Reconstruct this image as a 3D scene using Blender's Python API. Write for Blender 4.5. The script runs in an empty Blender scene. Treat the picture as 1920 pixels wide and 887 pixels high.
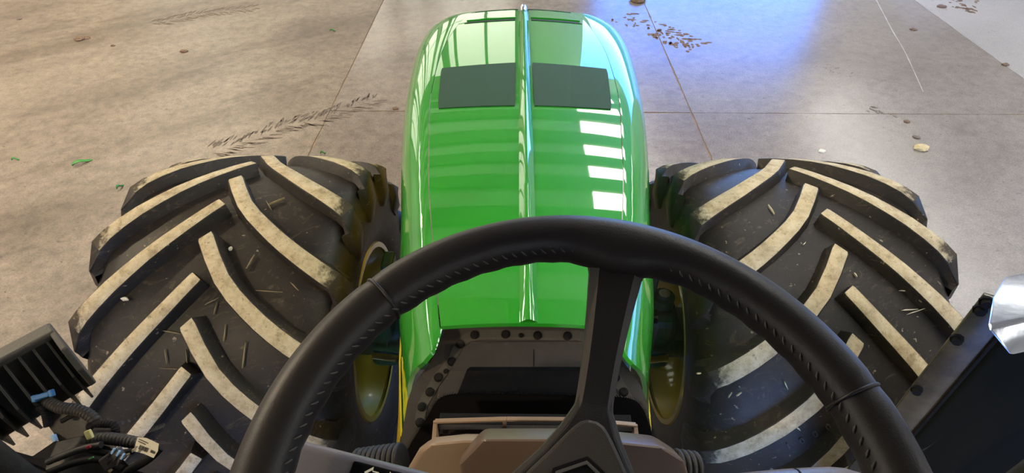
import bpy, bmesh, math, random
from mathutils import Vector, Matrix, noise
R_ = math.radians
random.seed(7)
scene = bpy.context.scene
COL = scene.collection

# ------------------------------------------------------------------ camera
F_PX, CAM_H, VPX, VPY = 1100.0, 3.0, 976.0, -530.0
PITCH = math.atan2(443.5 - VPY, F_PX)
YAW = math.atan2(VPX - 960, math.hypot(F_PX, 443.5 - VPY))
cam = bpy.data.cameras.new('camera')
cam.sensor_width = 36.0
cam.lens = F_PX / 1920 * 36.0
cam.clip_start = 0.01
camo = bpy.data.objects.new('camera', cam)
camo.location = (0, 0, CAM_H)
camo.rotation_euler = (math.pi / 2 - PITCH, 0, YAW)
COL.objects.link(camo)
scene.camera = camo

# ------------------------------------------------------------------ sky, light, exposure
world = bpy.data.worlds.new('sky')
scene.world = world
world.use_nodes = True
wn = world.node_tree
wn.nodes.clear()
sky = wn.nodes.new('ShaderNodeTexSky')
sky.sky_type = 'NISHITA'
sky.sun_disc = False
sky.sun_elevation = R_(48)
sky.sun_rotation = R_(150)
sky.ozone_density = 3.0
sky.dust_density = 0.2
sky.air_density = 1.0
bgn = wn.nodes.new('ShaderNodeBackground')
bgn.inputs['Strength'].default_value = 1.55
won = wn.nodes.new('ShaderNodeOutputWorld')
tint = wn.nodes.new('ShaderNodeMix')
tint.data_type = 'RGBA'
tint.blend_type = 'MULTIPLY'
tint.inputs[0].default_value = 1.0
tint.inputs[7].default_value = (0.27, 0.50, 1.10, 1)      # a deep clear blue day
wn.links.new(sky.outputs[0], tint.inputs[6])
wn.links.new(tint.outputs[2], bgn.inputs[0])
wn.links.new(bgn.outputs[0], won.inputs[0])
SKYLIGHT_STRENGTH = 12.0
LAMP_POWER = 330.0
vs = scene.view_settings
vs.view_transform = 'Standard'
vs.look = 'None'
vs.gamma = 1.0
vs.use_curve_mapping = False
vs.exposure = 0.02
try:
    scene.cycles.max_bounces = 8
    scene.cycles.transparent_max_bounces = 12
    scene.cycles.sample_clamp_indirect = 6.0
    scene.cycles.caustics_reflective = False
    scene.cycles.caustics_refractive = False
except Exception:
    pass


def portal(name, loc, rot, sx, sy):
    l = bpy.data.lights.new(name, 'AREA')
    l.shape = 'RECTANGLE'
    l.size, l.size_y = sx, sy
    l.cycles.is_portal = True
    o = bpy.data.objects.new(name, l)
    o.location, o.rotation_euler = loc, rot
    COL.objects.link(o)


# the shed's three big openings
DOOR_F = (2.2, 8.6, 5.2)      # x0, x1, height in the front wall (y = 17)
DOOR_B = (-1.0, 8.0, 5.2)      # in the back wall (y = -13)
DOOR_R = (8.5, 12.5, 4.2)      # y0, y1 in the right wall (x = 14)
portal('front_door_daylight', (5.4, 17.1, 2.6), (R_(-90), 0, 0), 6.4, 5.2)
portal('back_door_daylight', (3.5, -13.1, 2.6), (R_(90), 0, 0), 9.0, 5.2)
portal('side_door_daylight', (14.1, 10.5, 2.1), (0, R_(90), 0), 4.2, 4.0)


# ------------------------------------------------------------------ pixel -> point helper (measuring)
def _axes():
    cp, sp = math.cos(PITCH), math.sin(PITCH)
    M = Matrix.Rotation(YAW, 3, 'Z')
    return M @ Vector((1, 0, 0)), M @ Vector((0, sp, cp)), M @ Vector((0, cp, -sp))


_r, _u, _f = _axes()
CAMP = Vector((0, 0, CAM_H))


def ray(x, y):
    return _f + _r * ((x - 960) / F_PX) - _u * ((y - 443.5) / F_PX)


def onz(x, y, z):
    d = ray(x, y)
    return CAMP + d * ((z - CAM_H) / d.z)


def ony(x, y, Y):
    d = ray(x, y)
    return CAMP + d * (Y / d.y)


def atd(x, y, D):
    return CAMP + ray(x, y) * D


def onplane(x, y, p0, n):
    d = ray(x, y)
    return CAMP + d * ((p0 - CAMP).dot(n) / d.dot(n))


# ------------------------------------------------------------------ materials
MATS = {}


def mat(name, col, rough=0.5, metal=0.0, coat=0.0, spec=0.5, noise_amt=0.0, nscale=8.0, col2=None,
        bump=0.0, bscale=60.0, coat_rough=0.03, coat_ior=1.5, emit=None, estr=0.0):
    m = bpy.data.materials.new(name)
    m.use_nodes = True
    nt = m.node_tree
    b = nt.nodes['Principled BSDF']
    b.inputs['Base Color'].default_value = (*col, 1)
    b.inputs['Roughness'].default_value = rough
    b.inputs['Metallic'].default_value = metal
    b.inputs['Coat Weight'].default_value = coat
    b.inputs['Coat Roughness'].default_value = coat_rough
    b.inputs['Coat IOR'].default_value = coat_ior
    b.inputs['Specular IOR Level'].default_value = spec
    if emit:
        b.inputs['Emission Color'].default_value = (*emit, 1)
        b.inputs['Emission Strength'].default_value = estr
    tc = nt.nodes.new('ShaderNodeTexCoord')
    if col2:
        n = nt.nodes.new('ShaderNodeTexNoise')
        n.inputs['Scale'].default_value = nscale
        n.inputs['Detail'].default_value = 6
        n.inputs['Roughness'].default_value = 0.65
        nt.links.new(tc.outputs['Object'], n.inputs['Vector'])
        r = nt.nodes.new('ShaderNodeValToRGB')
        r.color_ramp.elements[0].position = 0.5 - 0.25 * (1 - noise_amt)
        r.color_ramp.elements[1].position = 0.5 + 0.25 * (1 - noise_amt) + 0.02
        r.color_ramp.elements[0].color = (*col, 1)
        r.color_ramp.elements[1].color = (*col2, 1)
        nt.links.new(n.outputs['Fac'], r.inputs[0])
        nt.links.new(r.outputs[0], b.inputs['Base Color'])
    if bump > 0:
        n2 = nt.nodes.new('ShaderNodeTexNoise')
        n2.inputs['Scale'].default_value = bscale
        n2.inputs['Detail'].default_value = 4
        nt.links.new(tc.outputs['Object'], n2.inputs['Vector'])
        bp = nt.nodes.new('ShaderNodeBump')
        bp.inputs['Strength'].default_value = bump
        bp.inputs['Distance'].default_value = 0.01
        nt.links.new(n2.outputs['Fac'], bp.inputs['Height'])
        nt.links.new(bp.outputs[0], b.inputs['Normal'])
    MATS[name] = m
    return m


def ramp(nt, fac, stops):
    r = nt.nodes.new('ShaderNodeValToRGB')
    els = r.color_ramp.elements
    while len(els) < len(stops):
        els.new(0.5)
    for e, (p, c) in zip(els, stops):
        e.position = p
        e.color = (*c, 1) if len(c) == 3 else c
    nt.links.new(fac, r.inputs[0])
    return r.outputs[0]


def tnoise(nt, vec, scale, detail=5, rough=0.6, dist=0.0):
    n = nt.nodes.new('ShaderNodeTexNoise')
    n.inputs['Scale'].default_value = scale
    n.inputs['Detail'].default_value = detail
    n.inputs['Roughness'].default_value = rough
    n.inputs['Distortion'].default_value = dist
    nt.links.new(vec, n.inputs['Vector'])
    return n.outputs['Fac']


def mapping(nt, vec, scale=(1, 1, 1), rot=(0, 0, 0), loc=(0, 0, 0)):
    """turn first, then stretch"""
    m = nt.nodes.new('ShaderNodeMapping')
    m.inputs['Rotation'].default_value = rot
    m.inputs['Location'].default_value = loc
    nt.links.new(vec, m.inputs['Vector'])
    k = nt.nodes.new('ShaderNodeMapping')
    k.inputs['Scale'].default_value = scale
    nt.links.new(m.outputs[0], k.inputs['Vector'])
    return k.outputs[0]


def mixc(nt, fac, a, b, mode='MIX'):
    m = nt.nodes.new('ShaderNodeMix')
    m.data_type = 'RGBA'
    m.blend_type = mode
    for sock, v in ((m.inputs[0], fac), (m.inputs[6], a), (m.inputs[7], b)):
        if hasattr(v, 'links') or hasattr(v, 'is_output'):
            nt.links.new(v, sock)
        elif isinstance(v, (int, float)):
            sock.default_value = v
        else:
            sock.default_value = (*v, 1)
    return m.outputs[2]


def concrete(name, base, light, dark, stain, rough=0.34, dirt=0.5, mott=0.8, spec=0.55):
    m = bpy.data.materials.new(name)
    m.use_nodes = True
    nt = m.node_tree
    b = nt.nodes['Principled BSDF']
    g = nt.nodes.new('ShaderNodeNewGeometry').outputs['Position']
    big = tnoise(nt, g, 0.55, 5, 0.6, 0.6)
    c = ramp(nt, big, [(0.3, dark), (0.5, base), (0.72, light)])
    # scraped streaks running across the floor at an angle
    st = tnoise(nt, mapping(nt, g, (0.55, 2.2, 1), (0, 0, R_(-36))), 1.0, 9, 0.74, 0.7)
    c = mixc(nt, ramp(nt, st, [(0.50, (0, 0, 0)), (0.72, (0.75 * dirt, 0.75 * dirt, 0.75 * dirt))]), c, stain)
    # broad swept bands of dust
    sw_ = tnoise(nt, mapping(nt, g, (0.22, 1.0, 1), (0, 0, R_(-34)), (3, 1, 0)), 0.9, 5, 0.6, 0.4)
    c = mixc(nt, ramp(nt, sw_, [(0.45, (0, 0, 0)), (0.66, (0.8 * dirt, 0.8 * dirt, 0.8 * dirt))]), c, light)
    c = mixc(nt, ramp(nt, sw_, [(0.30, (0.7 * dirt, 0.7 * dirt, 0.7 * dirt)), (0.44, (0, 0, 0))]), c, dark)
    # fine mottling and grit
    fm = tnoise(nt, g, 9.0, 8, 0.75)
    c = mixc(nt, mott, c, ramp(nt, fm, [(0.28, (0.22, 0.21, 0.20)), (0.5, (0.5, 0.5, 0.5)), (0.72, (0.74, 0.73, 0.70))]), 'OVERLAY')
    gr = tnoise(nt, g, 70.0, 4, 0.8)
    c = mixc(nt, 0.55, c, ramp(nt, gr, [(0.32, (0.2, 0.2, 0.2)), (0.5, (0.5, 0.5, 0.5)), (0.7, (0.8, 0.8, 0.8))]), 'OVERLAY')
    # pale dried mud smears
    pm = tnoise(nt, mapping(nt, g, (0.9, 3.4, 1), (0, 0, R_(-30)), (4, 2, 0)), 2.1, 9, 0.75, 0.5)
    c = mixc(nt, ramp(nt, pm, [(0.56, (0, 0, 0)), (0.74, (0.5 * dirt ** 2, 0.5 * dirt ** 2, 0.5 * dirt ** 2))]), c, light)
    # small dark flecks
    fl = tnoise(nt, mapping(nt, g, (5, 9, 1), (0, 0, R_(15))), 3.0, 3, 0.5)
    c = mixc(nt, ramp(nt, fl, [(0.665, (0, 0, 0)), (0.72, (0.7, 0.7, 0.7))]), c, stain)
    nt.links.new(c, b.inputs['Base Color'])
    rr = ramp(nt, fm, [(0.3, (rough - .01,) * 3), (0.7, (rough + .02,) * 3)])
    nt.links.new(rr, b.inputs['Roughness'])
    b.inputs['Specular IOR Level'].default_value = spec
    bp = nt.nodes.new('ShaderNodeBump')
    bp.inputs['Strength'].default_value = 0.10 * mott
    bp.inputs['Distance'].default_value = 0.01
    nt.links.new(fm, bp.inputs['Height'])
    nt.links.new(bp.outputs[0], b.inputs['Normal'])
    return m


M_conc_l = concrete('dirty_concrete', (0.178, 0.142, 0.106), (0.275, 0.230, 0.178), (0.092, 0.069, 0.048), (0.070, 0.054, 0.041), 0.42, 1.0, 0.85, 0.4)
M_conc_m = concrete('worn_concrete', (0.215, 0.180, 0.146), (0.27, 0.232, 0.190), (0.155, 0.127, 0.101), (0.10, 0.08, 0.066), 0.23, 0.6, 0.6, 0.9)
M_conc_r = concrete('smooth_concrete', (0.245, 0.215, 0.186), (0.29, 0.260, 0.226), (0.205, 0.178, 0.153), (0.11, 0.09, 0.076), 0.22, 0.5, 0.40, 0.9)
M_conc_p = concrete('pale_concrete', (0.38, 0.365, 0.34), (0.43, 0.41, 0.385), (0.33, 0.315, 0.295), (0.21, 0.18, 0.15), 0.28, 0.25, 0.2, 0.7)
M_joint = mat('joint_dirt', (0.36, 0.245, 0.135), 0.9, noise_amt=0.2, nscale=5, col2=(0.16, 0.11, 0.075))

M_green = mat('green_paint', (0.018, 0.315, 0.015), 0.45, coat=1.0, spec=0.15, coat_rough=0.015, coat_ior=1.7)
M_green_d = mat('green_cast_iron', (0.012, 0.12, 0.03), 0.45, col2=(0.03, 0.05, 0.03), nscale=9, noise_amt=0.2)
M_yellow = mat('yellow_paint', (0.82, 0.62, 0.02), 0.3, coat=0.6, spec=0.5, col2=(0.70, 0.52, 0.03), nscale=6, noise_amt=0.1)
M_decal = mat('yellow_decal', (0.85, 0.62, 0.01), 0.3, coat=0.5)
M_mat = mat('anti_glare_pad', (0.028, 0.075, 0.042), 0.75, spec=0.3, bump=0.15, bscale=250)
M_slot = mat('dark_slot', (0.006, 0.02, 0.01), 0.6)
M_plastic = mat('black_plastic', (0.022, 0.020, 0.018), 0.5, spec=0.4, col2=(0.035, 0.031, 0.027), nscale=25, bump=0.1, bscale=200)
M_plastic_b = mat('brown_black_plastic', (0.040, 0.035, 0.031), 0.55, spec=0.4, col2=(0.055, 0.048, 0.042), nscale=30, bump=0.1, bscale=220)
M_black = mat('matt_black', (0.006, 0.006, 0.007), 0.7, spec=0.2)
M_gloss = mat('black_gloss', (0.006, 0.007, 0.009), 0.12, spec=0.5, coat=0.5)
M_shield = mat('black_enamel', (0.006, 0.007, 0.006), 0.55, spec=0.10, bump=0.04, bscale=90)
M_flange = mat('tan_reflection_enamel', (0.018, 0.016, 0.013), 0.25, spec=0.6, coat=0.4, coat_rough=0.15, col2=(0.11, 0.09, 0.06), nscale=9, noise_amt=0.1)  # tan second colour paints in the reflection of floor and tyre
M_chrome = mat('brushed_chrome', (0.60, 0.64, 0.70), 0.17, metal=1.0, bump=0.03, bscale=40)
M_leather = mat('black_leather', (0.020, 0.018, 0.0185), 0.42, spec=0.5, bump=0.07, bscale=700)
M_spoke = mat('spoke_plastic', (0.020, 0.019, 0.020), 0.5, spec=0.4, bump=0.1, bscale=600)
M_spoke_side = mat('spoke_trim', (0.055, 0.050, 0.047), 0.45, spec=0.5, bump=0.1, bscale=600)
M_hub = mat('hub_cover_plastic', (0.058, 0.052, 0.047), 0.42, spec=0.5, bump=0.1, bscale=700)
M_thread = mat('grey_thread', (0.085, 0.08, 0.08), 0.6)
M_silver = mat('satin_silver', (0.62, 0.60, 0.56), 0.3, metal=0.9)
M_brown = mat('brown_console_plastic', (0.135, 0.094, 0.069), 0.34, spec=0.6, bump=0.08, bscale=500)
M_tan = mat('tan_console_plastic', (0.31, 0.222, 0.15), 0.36, spec=0.6, bump=0.08, bscale=500)
M_stalk = mat('grey_stalk_plastic', (0.26, 0.24, 0.255), 0.30, spec=0.6, bump=0.06, bscale=500)
M_white = mat('white_print', (0.85, 0.84, 0.78), 0.5)
M_tag = mat('cream_tag', (0.80, 0.76, 0.60), 0.6)
M_blue = mat('blue_plastic', (0.03, 0.16, 0.42), 0.5)
M_cyan = mat('pale_blue_plastic', (0.25, 0.45, 0.75), 0.5)
M_ylw2 = mat('pale_yellow_plastic', (0.72, 0.62, 0.25), 0.5)
M_red = mat('red_plastic', (0.30, 0.02, 0.03), 0.5)
M_leaf = mat('green_leaf', (0.05, 0.28, 0.04), 0.5, col2=(0.10, 0.35, 0.08), nscale=40)
M_clod = mat('brown_clod', (0.13, 0.08, 0.05), 0.95, col2=(0.22, 0.15, 0.09), nscale=30, bump=0.4, bscale=80)
M_straw = mat('straw', (0.62, 0.50, 0.26), 0.8)
M_straw_d = mat('dull_straw', (0.36, 0.28, 0.15), 0.85)
M_letter = mat('pale_rubber_letter', (0.060, 0.058, 0.060), 0.55)  # lighter than the tyre rubber so the lettering stands out
M_mud = mat('dried_mud', (0.155, 0.125, 0.10), 0.95, col2=(0.22, 0.185, 0.15), nscale=14, bump=0.3, bscale=60)
M_liner = mat('white_liner', (0.86, 0.86, 0.84), 0.5)
M_steel = mat('dark_steel', (0.10, 0.085, 0.07), 0.5)
M_wall = mat('grey_sheet', (0.62, 0.58, 0.50), 0.6, col2=(0.50, 0.46, 0.39), nscale=0.5)
M_sky_panel = mat('translucent_panel', (0.8, 0.8, 0.8), 0.5, emit=(1.0, 0.97, 0.92), estr=SKYLIGHT_STRENGTH)
M_glow_panel = mat('added_glow_surface', (0.8, 0.8, 0.75), 0.5, emit=(1.0, 0.95, 0.78), estr=1.9)  # glow of the added front wall panels that the bonnet mirrors
M_grass = mat('grass', (0.10, 0.24, 0.03), 0.9, col2=(0.20, 0.30, 0.06), nscale=0.3)
M_gravel = mat('pale_gravel', (0.50, 0.47, 0.42), 0.9, col2=(0.40, 0.37, 0.33), nscale=2)


def rubber_material():
    m = bpy.data.materials.new('dusty_rubber')
    m.use_nodes = True
    nt = m.node_tree
    b = nt.nodes['Principled BSDF']
    g = nt.nodes.new('ShaderNodeNewGeometry').outputs['Position']
    c = ramp(nt, tnoise(nt, g, 3.2, 6, 0.7, 0.5), [(0.32, (0.013, 0.0115, 0.010)), (0.55, (0.024, 0.020, 0.0165)), (0.75, (0.055, 0.043, 0.031))])
    sc = tnoise(nt, mapping(nt, g, (1, 1, 2.2), (0.4, 0.3, 0.2)), 13.0, 6, 0.75, 1.6)
    c = mixc(nt, ramp(nt, sc, [(0.56, (0, 0, 0)), (0.66, (0.45, 0.45, 0.45)), (0.76, (0.9, 0.9, 0.9))]), c, (0.13, 0.098, 0.062))
    c = mixc(nt, ramp(nt, tnoise(nt, g, 46.0, 2, 0.5), [(0.71, (0, 0, 0)), (0.75, (0.8, 0.8, 0.8))]), c, (0.30, 0.26, 0.19))
    nt.links.new(c, b.inputs['Base Color'])
    b.inputs['Roughness'].default_value = 0.5
    b.inputs['Specular IOR Level'].default_value = 0.32
    bp = nt.nodes.new('ShaderNodeBump')
    bp.inputs['Strength'].default_value = 0.25
    bp.inputs['Distance'].default_value = 0.006
    nt.links.new(tnoise(nt, g, 24.0, 6, 0.7), bp.inputs['Height'])
    nt.links.new(bp.outputs[0], b.inputs['Normal'])
    return m


def lug_top_material():
    m = bpy.data.materials.new('dried_clay_on_lug')
    m.use_nodes = True
    nt = m.node_tree
    b = nt.nodes['Principled BSDF']
    g = nt.nodes.new('ShaderNodeNewGeometry').outputs['Position']
    c = ramp(nt, tnoise(nt, g, 20.0, 8, 0.75), [(0.30, (0.30, 0.235, 0.145)), (0.48, (0.54, 0.45, 0.29)), (0.70, (0.72, 0.64, 0.46))])
    sp = tnoise(nt, g, 75.0, 5, 0.7)
    c = mixc(nt, ramp(nt, sp, [(0.58, (0, 0, 0)), (0.70, (0.75, 0.75, 0.75))]), c, (0.12, 0.10, 0.075))
    tc = nt.nodes.new('ShaderNodeTexCoord')
    sx = nt.nodes.new('ShaderNodeSeparateXYZ')
    nt.links.new(tc.outputs['Object'], sx.inputs[0])
    ab = nt.nodes.new('ShaderNodeMath')
    ab.operation = 'ABSOLUTE'
    nt.links.new(sx.outputs[0], ab.inputs[0])
    ad = nt.nodes.new('ShaderNodeMath')
    ad.operation = 'MULTIPLY_ADD'
    ad.inputs[1].default_value = 0.16
    nt.links.new(tnoise(nt, g, 34.0, 5, 0.7), ad.inputs[0])
    nt.links.new(ab.outputs[0], ad.inputs[2])
    c = mixc(nt, ramp(nt, ad.outputs[0], [(0.475, (0, 0, 0)), (0.515, (0.9, 0.9, 0.9))]), c, (0.03, 0.026, 0.022))
    nt.links.new(c, b.inputs['Base Color'])
    b.inputs['Roughness'].default_value = 0.92
    b.inputs['Specular IOR Level'].default_value = 0.2
    bp = nt.nodes.new('ShaderNodeBump')
    bp.inputs['Strength'].default_value = 0.5
    bp.inputs['Distance'].default_value = 0.006
    nt.links.new(sp, bp.inputs['Height'])
    nt.links.new(bp.outputs[0], b.inputs['Normal'])
    return m


M_rubber = rubber_material()
M_lugtop = lug_top_material()


def glass_material():
    m = bpy.data.materials.new('windshield_glass')
    m.use_nodes = True
    nt = m.node_tree
    nt.nodes.clear()
    out = nt.nodes.new('ShaderNodeOutputMaterial')
    mx = nt.nodes.new('ShaderNodeMixShader')
    lw = nt.nodes.new('ShaderNodeLayerWeight')
    lw.inputs[0].default_value = 0.5
    pw = nt.nodes.new('ShaderNodeMath')
    pw.operation = 'POWER'
    pw.inputs[1].default_value = 5.0
    fr = nt.nodes.new('ShaderNodeMath')
    fr.operation = 'MULTIPLY_ADD'
    fr.inputs[1].default_value = 0.93
    fr.inputs[2].default_value = 0.05
    nt.links.new(lw.outputs['Facing'], pw.inputs[0])
    nt.links.new(pw.outputs[0], fr.inputs[0])
    tr = nt.nodes.new('ShaderNodeBsdfTransparent')
    tr.inputs[0].default_value = (0.975, 0.985, 0.975, 1)
    gl = nt.nodes.new('ShaderNodeBsdfGlossy')
    gl.inputs['Roughness'].default_value = 0.0
    nt.links.new(fr.outputs[0], mx.inputs[0])
    nt.links.new(tr.outputs[0], mx.inputs[1])
    nt.links.new(gl.outputs[0], mx.inputs[2])
    nt.links.new(mx.outputs[0], out.inputs[0])
    return m


M_glass = glass_material()


# ------------------------------------------------------------------ mesh helpers
def mobj(name, verts, faces, material, parent=None, smooth=False, bevel=0.0, bseg=2, mats=None, fmat=None, angle=None):
    me = bpy.data.meshes.new(name)
    me.from_pydata([tuple(v) for v in verts], [], faces)
    for m in (mats or [material]):
        me.materials.append(m)
    if fmat:
        me.polygons.foreach_set('material_index', fmat)
    bm = bmesh.new()
    bm.from_mesh(me)
    bmesh.ops.recalc_face_normals(bm, faces=bm.faces)
    if bevel > 0:
        es = [e for e in bm.edges if len(e.link_faces) == 2 and e.calc_face_angle(0) > R_(25)]
        bmesh.ops.bevel(bm, geom=es, offset=bevel, segments=bseg, affect='EDGES', profile=0.5)
    bm.to_mesh(me)
    bm.free()
    if smooth or angle:
        me.polygons.foreach_set('use_smooth', [True] * len(me.polygons))
    if angle:
        me.set_sharp_from_angle(angle=R_(angle))
    me.update()
    o = bpy.data.objects.new(name, me)
    COL.objects.link(o)
    if parent:
        o.parent = parent
    return o


def empty(name, parent=None, loc=(0, 0, 0)):
    o = bpy.data.objects.new(name, None)
    o.empty_display_size = 0.1
    o.location = loc
    COL.objects.link(o)
    if parent:
        o.parent = parent
    return o


def tag(o, label=None, cat=None, group=None, kind=None):
    if label:
        o['label'] = label
    if cat:
        o['category'] = cat
    if group:
        o['group'] = group
    if kind:
        o['kind'] = kind
    return o


def box_vf(cx, cy, cz, sx, sy, sz):
    v = [Vector((cx + sx / 2 * a, cy + sy / 2 * b, cz + sz / 2 * c)) for a in (-1, 1) for b in (-1, 1) for c in (-1, 1)]
    f = [(0, 1, 3, 2), (4, 6, 7, 5), (0, 4, 5, 1), (2, 3, 7, 6), (0, 2, 6, 4), (1, 5, 7, 3)]
    return v, f


def box(name, c, s, material, parent=None, bevel=0.0, M=None, **k):
    v, f = box_vf(*c, *s)
    if M is not None:
        v = [M @ p for p in v]
    return mobj(name, v, f, material, parent, bevel=bevel, **k)


def prism(name, poly, d, material, parent=None, bevel=0.0, **k):
    """poly: list of Vectors, d: extrusion vector"""
    n = len(poly)
    v = [Vector(p) for p in poly] + [Vector(p) + Vector(d) for p in poly]
    f = [tuple(range(n)), tuple(range(2 * n - 1, n - 1, -1))] + [(i, i + n, (i + 1) % n + n, (i + 1) % n) for i in range(n)]
    return mobj(name, v, f, material, parent, bevel=bevel, **k)


def catmull(pts, n=8):
    pts = [Vector(p) for p in pts]
    P = [pts[0] * 2 - pts[1]] + pts + [pts[-1] * 2 - pts[-2]]
    out = []
    for i in range(1, len(P) - 2):
        for k in range(n):
            t = k / n
            a, b, c, d = P[i - 1], P[i], P[i + 1], P[i + 2]
            out.append(0.5 * ((2 * b) + (c - a) * t + (2 * a - 5 * b + 4 * c - d) * t * t + (3 * b - a - 3 * c + d) * t ** 3))
    out.append(pts[-1])
    return out


def tube_vf(pts, rad, seg=10, cap=True):
    pts = [Vector(p) for p in pts]
    n = len(pts)
    v, f = [], []
    up = Vector((0.13, 0.21, 0.97))
    prev = None
    for i, p in enumerate(pts):
        t = (pts[min(i + 1, n - 1)] - pts[max(i - 1, 0)]).normalized()
        a = t.cross(up if prev is None else prev.cross(t)) if False else (t.cross(up))
        if a.length < 1e-4:
            a = t.cross(Vector((1, 0, 0)))
        a.normalize()
        b = t.cross(a)
        r = rad[i] if isinstance(rad, (list, tuple)) else rad
        for k in range(seg):
            th = 2 * math.pi * k / seg
            v.append(p + a * (r * math.cos(th)) + b * (r * math.sin(th)))
    for i in range(n - 1):
        for k in range(seg):
            f.append((i * seg + k, i * seg + (k + 1) % seg, (i + 1) * seg + (k + 1) % seg, (i + 1) * seg + k))
    if cap:
        f.append(tuple(range(seg)))
        f.append(tuple(range((n - 1) * seg, n * seg)))
    return v, f


def tube(name, pts, rad, material, parent=None, seg=10, **k):
    v, f = tube_vf(pts, rad, seg)
    return mobj(name, v, f, material, parent, angle=50, **k)


def corrugated(name, pts, r0, r1, pitch, material, parent=None, seg=14):
    P = catmull(pts, 14)
    L = [0]
    for a, b in zip(P, P[1:]):
        L.append(L[-1] + (b - a).length)
    n = max(8, int(L[-1] / pitch) * 6)
    Q, rr, j = [], [], 0
    for i in range(n + 1):
        s = L[-1] * i / n
        while j < len(L) - 2 and L[j + 1] < s:
            j += 1
        t = (s - L[j]) / max(1e-6, L[j + 1] - L[j])
        Q.append(P[j].lerp(P[j + 1], t))
        rr.append(r0 + (r1 - r0) * (0.5 + 0.5 * math.cos(2 * math.pi * s / pitch)) ** 0.6)
    return tube(name, Q, rr, material, parent, seg)


def lathe_x(name, prof, material, parent=None, seg=64, center=(0, 0, 0), closed=False, **k):
    """prof: list of (x, r) revolved about the X axis"""
    v, f = [], []
    c = Vector(center)
    n = len(prof)
    for j in range(seg):
        th = 2 * math.pi * j / seg
        for x, r in prof:
            v.append(c + Vector((x, r * math.cos(th), r * math.sin(th))))
    m = n if closed else n - 1
    for j in range(seg):
        for i in range(m):
            a, b = j * n + i, j * n + (i + 1) % n
            cc, d = ((j + 1) % seg) * n + (i + 1) % n, ((j + 1) % seg) * n + i
            f.append((a, b, cc, d))
    return mobj(name, v, f, material, parent, **k)


def lerp_tab(tab, x):
    if x <= tab[0][0]:
        return tab[0][1]
    for (a, va), (b, vb) in zip(tab, tab[1:]):
        if x <= b:
            return va + (vb - va) * (x - a) / (b - a)
    return tab[-1][1]


def smooth_tab(tab, x):
    """monotone-ish cubic through the table"""
    xs = [t[0] for t in tab]
    ys = [t[1] for t in tab]
    if x <= xs[0]:
        return ys[0]
    if x >= xs[-1]:
        return ys[-1]
    i = max(k for k in range(len(xs) - 1) if xs[k] <= x)
    def sl(k):
        if k == 0:
            return (ys[1] - ys[0]) / (xs[1] - xs[0])
        if k == len(xs) - 1:
            return (ys[-1] - ys[-2]) / (xs[-1] - xs[-2])
        return (ys[k + 1] - ys[k - 1]) / (xs[k + 1] - xs[k - 1])
    h = xs[i + 1] - xs[i]
    t = (x - xs[i]) / h
    m0, m1 = sl(i) * h, sl(i + 1) * h
    return (2 * t ** 3 - 3 * t * t + 1) * ys[i] + (t ** 3 - 2 * t * t + t) * m0 + (-2 * t ** 3 + 3 * t * t) * ys[i + 1] + (t ** 3 - t * t) * m1


# ------------------------------------------------------------------ the shed
XL, XR, YB, YF, ZC = -12.0, 14.0, -13.0, 17.0, 6.4


def struct(name, bxs, material):
    v, f = [], []
    for (x0, x1, y0, y1, z0, z1) in bxs:
        a, b = box_vf((x0 + x1) / 2, (y0 + y1) / 2, (z0 + z1) / 2, x1 - x0, y1 - y0, z1 - z0)
        f += [tuple(i + len(v) for i in q) for q in b]
        v += a
    o = mobj(name, v, f, material)
    o['kind'] = 'structure'
    return o


floor = struct('floor', [(XL, XR, YB, YF, -0.20, -0.005)], M_joint)
tag(floor, 'dirt packed bed showing in the joints of the concrete floor')
XJ1, XJ2, XJ3, YJ = -1.91, 1.762, 5.605, 5.30
GAP = 0.007


def slab(x0, x1, y0, y1, material, jx0=True, jx1=True, jy0=True, jy1=True):
    """one poured slab with slightly broken edges at its joints"""
    step = 0.06
    top = []
    def edge(a, b, rough):
        L = (b - a).length
        n = max(1, int(L / step)) if rough else 1
        nrm = Vector(((b - a).y, -(b - a).x, 0)).normalized()
        for i in range(n):
            p = a.lerp(b, i / n)
            if rough and i:
                k = noise.noise(p * 3.1) * 0.006 + noise.noise(p * 14) * 0.005
                p = p - nrm * max(-0.002, k)
            top.append(p)
    c = [Vector((x0, y0, 0)), Vector((x1, y0, 0)), Vector((x1, y1, 0)), Vector((x0, y1, 0))]
    for a, b, r in ((c[0], c[1], jy0), (c[1], c[2], jx1), (c[2], c[3], jy1), (c[3], c[0], jx0)):
        edge(a, b, r)
    n = len(top)
    v = top + [p + Vector((0, 0, -0.03)) for p in top]
    f = [tuple(range(n))] + [(i, (i + 1) % n, (i + 1) % n + n, i + n) for i in range(n)]
    return mobj('slab', v, f, material, floor)


slab(XL, XJ1 - GAP, YB, YF, M_conc_l, False, True, False, False)
slab(XJ1 + GAP, XJ2 - GAP, YB, YJ - GAP, M_conc_m, True, True, False, True)
slab(XJ1 + GAP, XJ2 - GAP, YJ + GAP, YF, M_conc_m, True, True, True, False)
slab(XJ2 + GAP, XJ3 - .003, YB, YJ - .004, M_conc_r, True, True, False, True)
slab(XJ2 + GAP, XJ3 - .003, YJ + .004, YF, M_conc_r, True, True, True, False)
slab(XJ3 + .003, XR, YB, YF, M_conc_p, True, False, False, False)

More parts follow.
